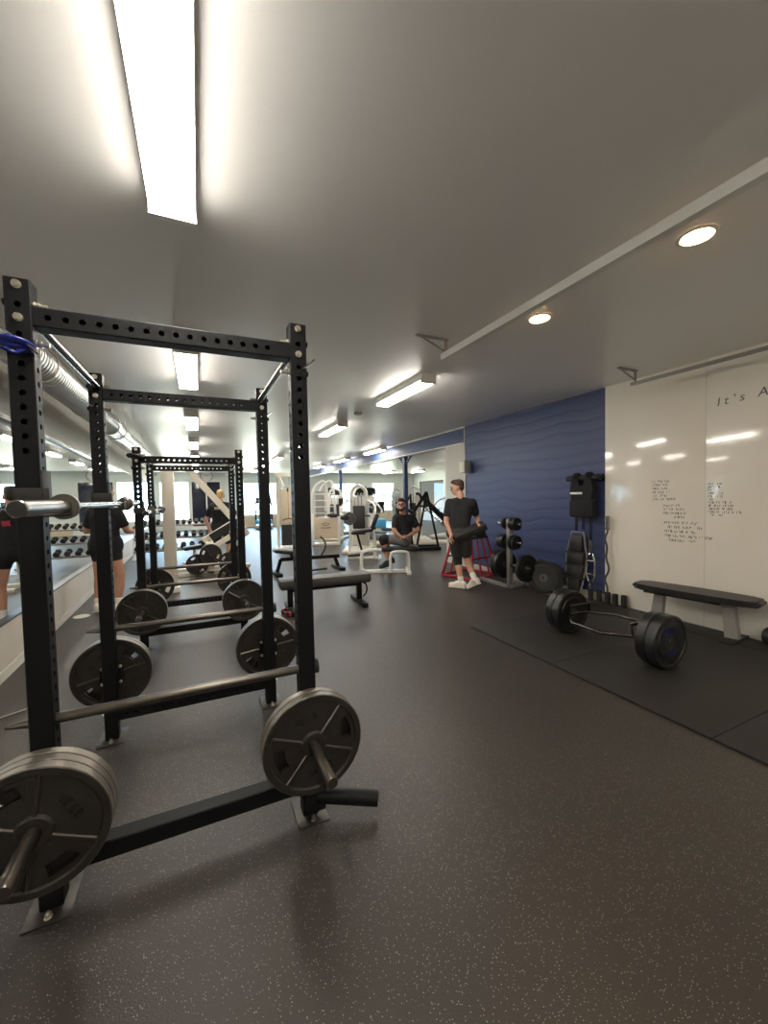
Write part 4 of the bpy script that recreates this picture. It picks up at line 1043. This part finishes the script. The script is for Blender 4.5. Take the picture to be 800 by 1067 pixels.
# lettering on the side window
b = B()
b.tube([(12.47, 17.05, 1.85), (12.47, 17.05, 2.2), (12.47, 16.85, 2.2), (12.47, 16.82, 2.05), (12.47, 17.0, 2.0), (12.47, 16.8, 1.85)], .02, 6, sm=1)
b2 = B().tube([(12.47, 16.66, 2.05), (12.47, 16.6, 1.92), (12.47, 16.5, 2.05)], .02, 6, sm=1).tube([(12.47, 16.5, 2.05), (12.47, 16.6, 1.75), (12.47, 16.72, 1.72)], .02, 6, sm=1)
t = thing('window_lettering', 'dark script letters on the pale side window beyond the standing man', 'lettering', (0, 0, 0))
b.make('letter', 'ink', t); b2.make('letter', 'ink', t)
# a shrub outside
t = thing('shrub', 'green shrub outside the far window', 'shrub', (11.6, 24.6, 0))
rd = random.Random(11); b = B()
for k in range(420):
    d = V((rd.gauss(0, 1), rd.gauss(0, 1), rd.gauss(0, 1))).normalized()*rd.uniform(.25, .62)
    c = d+V((0, 0, 1.25+d.z*.5)); e = Euler((rd.uniform(0, 6), rd.uniform(0, 6), rd.uniform(0, 6))).to_matrix()
    b.faces([c+e @ V(q) for q in ((-.03, 0, 0), (0, .09, .01), (.03, 0, 0), (0, -.09, .01))], [(0, 1, 2, 3)])
b.make('leaves', 'green', t, 0); B().cyl((0, 0, 0), (0, 0, 1.2), .05, .03, 8).make('stem', 'wainscot', t)
# ------------------------------------------------------------------ people
def blob(parts, voxel, name, material, parent, it=4):
    """one continuous surface from tapered limbs: parts = (p0, p1, r0, r1) or (centre, Matrix3x3)"""
    t = B()
    for q in parts:
        if len(q) == 4:
            p0, p1, a, c = V(q[0]), V(q[1]), q[2], q[3]
            d = p1-p0; l = max(d.length, 1e-4); n = 5
            prof = [(0, -a)]+[(a*math.cos(R(90-90*k/n)), -a*math.sin(R(90-90*k/n))) for k in range(1, n)]+[(a, 0)]
            prof += [(c, l)]+[(c*math.cos(R(90*k/n)), l+c*math.sin(R(90*k/n))) for k in range(1, n)]+[(0, l+c)]
            t.lathe(prof, p0, d if d.length > 1e-4 else (0, 0, 1), 16)
        else:
            t.sph(q[0], 1, (1, 1, 1), 20, q[1])
    bmesh.ops.recalc_face_normals(t.bm, faces=t.bm.faces)
    me = bpy.data.meshes.new('tmp'); t.bm.to_mesh(me); t.bm.free()
    o = bpy.data.objects.new('tmp', me); C.objects.link(o)
    m = o.modifiers.new('r', 'REMESH'); m.mode = 'VOXEL'; m.voxel_size = voxel
    s = o.modifiers.new('s', 'SMOOTH'); s.iterations = it; s.factor = .5
    dg = bpy.context.evaluated_depsgraph_get()
    new = bpy.data.meshes.new_from_object(o.evaluated_get(dg))
    bpy.data.objects.remove(o); bpy.data.meshes.remove(me)
    new.name = name; new.materials.clear(); new.materials.append(M[material])
    new.polygons.foreach_set('use_smooth', [True]*len(new.polygons))
    ob = bpy.data.objects.new(name, new); C.objects.link(ob); ob.parent = parent
    return ob
def lerp(a, b, t): return V(a)*(1-t)+V(b)*t
def person(label, loc, J, skin, hair, shirt, shorts, shoe, look, sock=None, sleeve=.62, hem=.90, knee_pad=(), beard=False, tilt=0, leg=.80):
    t = thing('person', label, 'person', loc, -.4357)         # local x = to the right, y = away from the camera
    j = {k: V(v) for k, v in J.items()}
    fw = V((look[0], look[1], 0)).normalized(); up = (V((0, 0, 1))+fw*tilt).normalized(); fw = (fw-up*fw.dot(up)).normalized(); sd = fw.cross(up)
    hc = j['head']
    def H(a, b_, c): return hc+sd*a+fw*b_+up*c
    def E3(a, b_, c): return Matrix((sd*a, fw*b_, up*c)).transposed()
    P = []
    P += [(H(0, -.012, .022), E3(.076, .096, .100)), (H(0, .022, -.045), E3(.060, .068, .078)), (H(0, .052, -.088), E3(.032, .030, .026)),
          (H(0, .092, .006), H(0, .112, -.028), .009, .014), (H(-.076, -.012, -.012), E3(.013, .022, .034)), (H(.076, -.012, -.012), E3(.013, .022, .034)),
          (H(-.032, .082, .024), H(.032, .082, .024), .012, .012), (H(0, .086, -.062), E3(.026, .014, .013))]
    P.append((H(0, -.02, -.06), j['neck'], .056, .062))
    sl, sr, hl, hr = j['sh_l'], j['sh_r'], j['hip_l'], j['hip_r']
    hm = (hl+hr)/2; sm_ = (sl+sr)/2
    def torso(g):
        q = []
        for s, h in ((sl, hl), (sr, hr)):
            a = lerp(s, sm_, .50)-V((0, 0, .07)); c = lerp(h, hm, .30)+V((0, 0, .10))
            q += [(a, lerp(a, c, .62), .098+g, .090+g), (lerp(a, c, .62), c, .090+g, .104+g)]
            q.append((lerp(s, sm_, .02)-V((0, 0, .02)), lerp(s, sm_, .75)+V((0, 0, .02)), .066+g, .058+g))
        m0 = sm_-V((0, 0, .10)); m1 = hm+V((0, 0, .10))
        q += [(m0, m1, .100+g, .098+g)]
        return q
    P += torso(0)
    P += [(hl, hr, .112, .112)]
    for s in 'lr':
        S, E, W = j['sh_'+s], j['el_'+s], j['wr_'+s]
        P += [(S, E, .056, .043), (E, W, .043, .028)]
        hd = V(j['hd_'+s]).normalized(); a = V(j['pn_'+s]).normalized(); a = (a-hd*a.dot(hd)).normalized()   # pn: the way the fingers curl
        w = hd.cross(a)
        K = W+hd*.085
        P += [(W, W+hd*.03, .026, .028)]
        for k, o in enumerate((-.030, -.010, .010, .029)):
            P.append((W+hd*.025+w*o*.5, K+w*o, .015, .012))
            l = (.036, .042, .040, .031)[k]
            m1 = K+w*o*1.12+hd*l+a*.012; m2 = m1+hd*l*.55+a*l*.72
            P += [(K+w*o, m1, .0095, .0088), (m1, m2, .0088, .0078)]
        tb = W+hd*.03-w*.024
        P += [(tb, tb-w*.028+hd*.028+a*.010, .013, .011), (tb-w*.028+hd*.028+a*.010, tb-w*.034+hd*.058+a*.030, .011, .009)]
        Hh, Kn, An, To = j['hip_'+s], j['kn_'+s], j['an_'+s], j['to_'+s]
        P += [(Hh, Kn, .092, .058), (Kn, lerp(Kn, An, .35), .056, .058), (lerp(Kn, An, .35), An, .057, .036), (An, An+(To-An)*.70-V((0, 0, .012)), .034, .020)]
    blob(P, .0072, 'body', skin, t, 3)
    for s in 'lr':
        An, To = j['an_'+s], j['to_'+s]; d = (To-An); d2 = d.normalized()
        he = j.get('he_'+s, An-V((d2.x, d2.y, 0))*.045-V((0, 0, .045)))
        n = (To-he).normalized(); upn = (V((0, 0, 1))-n*n.z).normalized()
        sh = [(he+upn*.005, To-n*.02, .042, .040), (he+upn*.035, lerp(he, To, .45)+upn*.035, .043, .040), (An-V((0, 0, .015)), lerp(he, To, .5)+upn*.03, .046, .040)]
        f = blob(sh, .009, 'shoe', shoe, t, 3)
        b = B().bar(he-n*.035-upn*.030, To+n*.012-upn*.030, .082, .018, upn, .006); b.make('sole', shoe if shoe != 'blackshoe' else 'rubber2', f)
        if sock: blob([(lerp(An, j['kn_'+s], .04), lerp(An, j['kn_'+s], .20), .043, .049)], .008, 'sock', sock, t, 2)
    sp = torso(.016)
    bm_ = hm+V((0, 0, -.03))
    sp += [(lerp(sl, hl, hem), lerp(sr, hr, hem), .118, .118)]
    for s in 'lr':
        S, E = j['sh_'+s], j['el_'+s]; sp.append((S+V((0, 0, .0)), lerp(S, E, sleeve), .074, .068))
    sh_o = blob(sp, .010, 'shirt', shirt, t, 5)
    q = [(hl+V((0, 0, .03)), hr+V((0, 0, .03)), .128, .128), (hl, hr, .127, .127)]
    for s in 'lr':
        a = j['hip_'+s]; k = j['kn_'+s]; q += [(a, lerp(a, k, leg), .112, .088)]
    blob(q, .010, 'shorts', shorts, t, 4)
    for s in knee_pad: blob([(lerp(j['hip_'+s], j['kn_'+s], .80), j['kn_'+s], .080, .075), (j['kn_'+s], lerp(j['kn_'+s], j['an_'+s], .18), .075, .070)], .009, 'knee_sleeve', 'blackcloth', t, 3)
    hp = [(H(0, -.026, .058), E3(.079, .092, .082)), (H(0, -.060, .005), E3(.068, .053, .066)), (H(0, .030, .104), E3(.066, .066, .036)), (H(0, .066, .098), E3(.055, .030, .026))]
    blob(hp, .008, 'hair', hair, t, 4)
    for s in (-1, 1):
        B().sph(H(s*.031, .0895, .006), .0095, (1, 1, 1), 10).make('eye', 'eye', t)
        B().tube([H(s*.014, .098, .026), H(s*.032, .100, .032), H(s*.050, .088, .026)], .0055, 6).make('eyebrow', hair, t)
    B().tube([H(-.024, .091, -.062), H(0, .1, -.060), H(.024, .091, -.062)], .006, 6).make('mouth', 'lip', t)
    if beard: blob([(H(0, .034, -.074), E3(.058, .058, .046)), (H(-.05, .02, -.05), E3(.02, .04, .04)), (H(.05, .02, -.05), E3(.02, .04, .04))], .007, 'beard', hair, t, 3)
    return t
stand = person('man in black shirt and charcoal shorts standing and carrying a black board behind him', (3.787, 5.19, 0), dict(
    head=(-.05, .12, 1.615), neck=(-.015, .05, 1.45), sh_l=(-.185, .09, 1.375), sh_r=(.155, -.03, 1.37), el_l=(-.26, .0, 1.08), wr_l=(-.205, -.15, .87),
    el_r=(.245, .06, 1.12), wr_r=(.235, -.16, 1.03), hd_l=(-.25, -.5, -.6), hd_r=(-.1, -.8, .1), pn_l=(.6, -.6, .2), pn_r=(-.6, -.1, -.7),
    hip_l=(-.135, .0, .90), hip_r=(.02, -.04, .90), kn_l=(-.07, .10, .47), an_l=(-.03, .0, .10), to_l=(-.20, .09, .055), he_l=(.0, -.02, .05),
    kn_r=(.07, .05, .48), an_r=(.13, -.22, .20), to_r=(.045, -.10, .06), he_r=(.175, -.235, .155)), 'skin', 'brownhair', 'blackcloth', 'shorts', 'shoe', (-.85, .5), 'sock', knee_pad='l', tilt=.12)
t = thing('padded_board', 'thick black board held tilted behind the standing man', 'padded board', (3.787, 5.19, 0), -.4357)
B().box((.065, -.235, .945), (.50, .20, .085), (R(18), R(-21), 0), .012).make('board', 'rubber2', t)
B().box((.20, -.27, .93), (.16, .16, .13), (R(18), R(-21), 0), .02).make('under_block', 'vinyl', t)
person('man in black shirt sitting on the white machine with hands on his lap', (3.50, 7.0, 0), dict(
    head=(.125, -.06, 1.325), neck=(.15, .0, 1.14), sh_l=(.345, .06, 1.06), sh_r=(.01, -.06, 1.07), el_l=(.445, -.03, .83), wr_l=(.22, -.17, .72),
    el_r=(-.03, -.16, .83), wr_r=(.10, -.25, .71), hd_l=(-.8, -.4, -.1), hd_r=(.3, -.1, .0), pn_l=(0, -.2, -1), pn_r=(0, -.2, -1),
    hip_l=(.20, .10, .635), hip_r=(.16, -.10, .635), kn_l=(-.22, .06, .67), kn_r=(-.26, -.12, .67), an_l=(-.09, .05, .27), an_r=(-.16, -.13, .25),
    to_l=(-.25, .06, .15), to_r=(-.32, -.14, .13), he_l=(-.06, .05, .21), he_r=(-.12, -.13, .19)), 'skin2', 'darkhair', 'blackcloth', 'greyshorts', 'blackshoe', (-.22, -1), None, knee_pad='lr', beard=True, leg=.62)
lf = person('person in black shirt and short black shorts standing by the mirror wall', (-1.17, 6.5, 0), dict(
    head=(.0, .06, 1.60), neck=(.0, .02, 1.43), sh_l=(-.175, .02, 1.36), sh_r=(.175, .0, 1.36), el_l=(-.30, .06, 1.11), wr_l=(-.26, .27, 1.10),
    el_r=(.26, .06, 1.11), wr_r=(.20, .28, 1.08), hd_l=(.3, .8, .2), hd_r=(-.3, .8, .1), pn_l=(.6, 0, .5), pn_r=(-.6, 0, .5),
    hip_l=(-.095, .0, .90), hip_r=(.095, .0, .90), kn_l=(-.14, .04, .48), kn_r=(.15, .04, .48), an_l=(-.13, -.02, .10), an_r=(.15, -.02, .10),
    to_l=(-.17, .16, .05), to_r=(.20, .16, .05)), 'skin2', 'darkhair', 'blackcloth', 'blackcloth', 'shoe', (0, 1), 'sock', leg=.36)
b = B(); rd = random.Random(4)
for k in range(5): b.tube([(.055+.016*k, -.128, 1.30), (.062+.016*k, -.130, 1.265), (.050+.016*k, -.129, 1.235)], .006, 5)
b.make('pink_print', 'pink', lf, 0)
b = B()
for k in range(9): b.tube([(-.09+.022*k, .128, 1.30+.02*math.sin(k)), (-.085+.022*k, .131, 1.25), (-.095+.022*k, .128, 1.20)], .007, 5)
b.make('red_print', 'pink', lf, 0)
bl = person('blond person in black shirt seen from behind past the far rack', (.44, 9.75, 0), dict(
    head=(.0, .04, 1.60), neck=(.02, .0, 1.43), sh_l=(-.20, .03, 1.36), sh_r=(.22, -.02, 1.37), el_l=(-.36, .03, 1.06), wr_l=(-.30, .10, .80),
    el_r=(.34, .06, 1.08), wr_r=(.30, .20, .86), hd_l=(.1, .1, -1), hd_r=(-.1, .4, -.8), pn_l=(.3, .9, 0), pn_r=(-.3, .9, 0),
    hip_l=(-.09, .0, .90), hip_r=(.11, .0, .90), kn_l=(-.12, .05, .48), kn_r=(.15, .03, .48), an_l=(-.12, -.03, .10), an_r=(.17, -.04, .10),
    to_l=(-.17, .15, .05), to_r=(.22, .14, .05)), 'skin', 'blondhair', 'blackcloth', 'blackcloth', 'shoe', (-.15, 1), 'sock')
b = B()
for k in range(7): b.tube([(-.075+.028*k, -.130, 1.345), (-.065+.028*k, -.134, 1.31), (-.078+.028*k, -.132, 1.285)], .009, 5)
b.make('white_print', 'whiteprint', bl, 0)
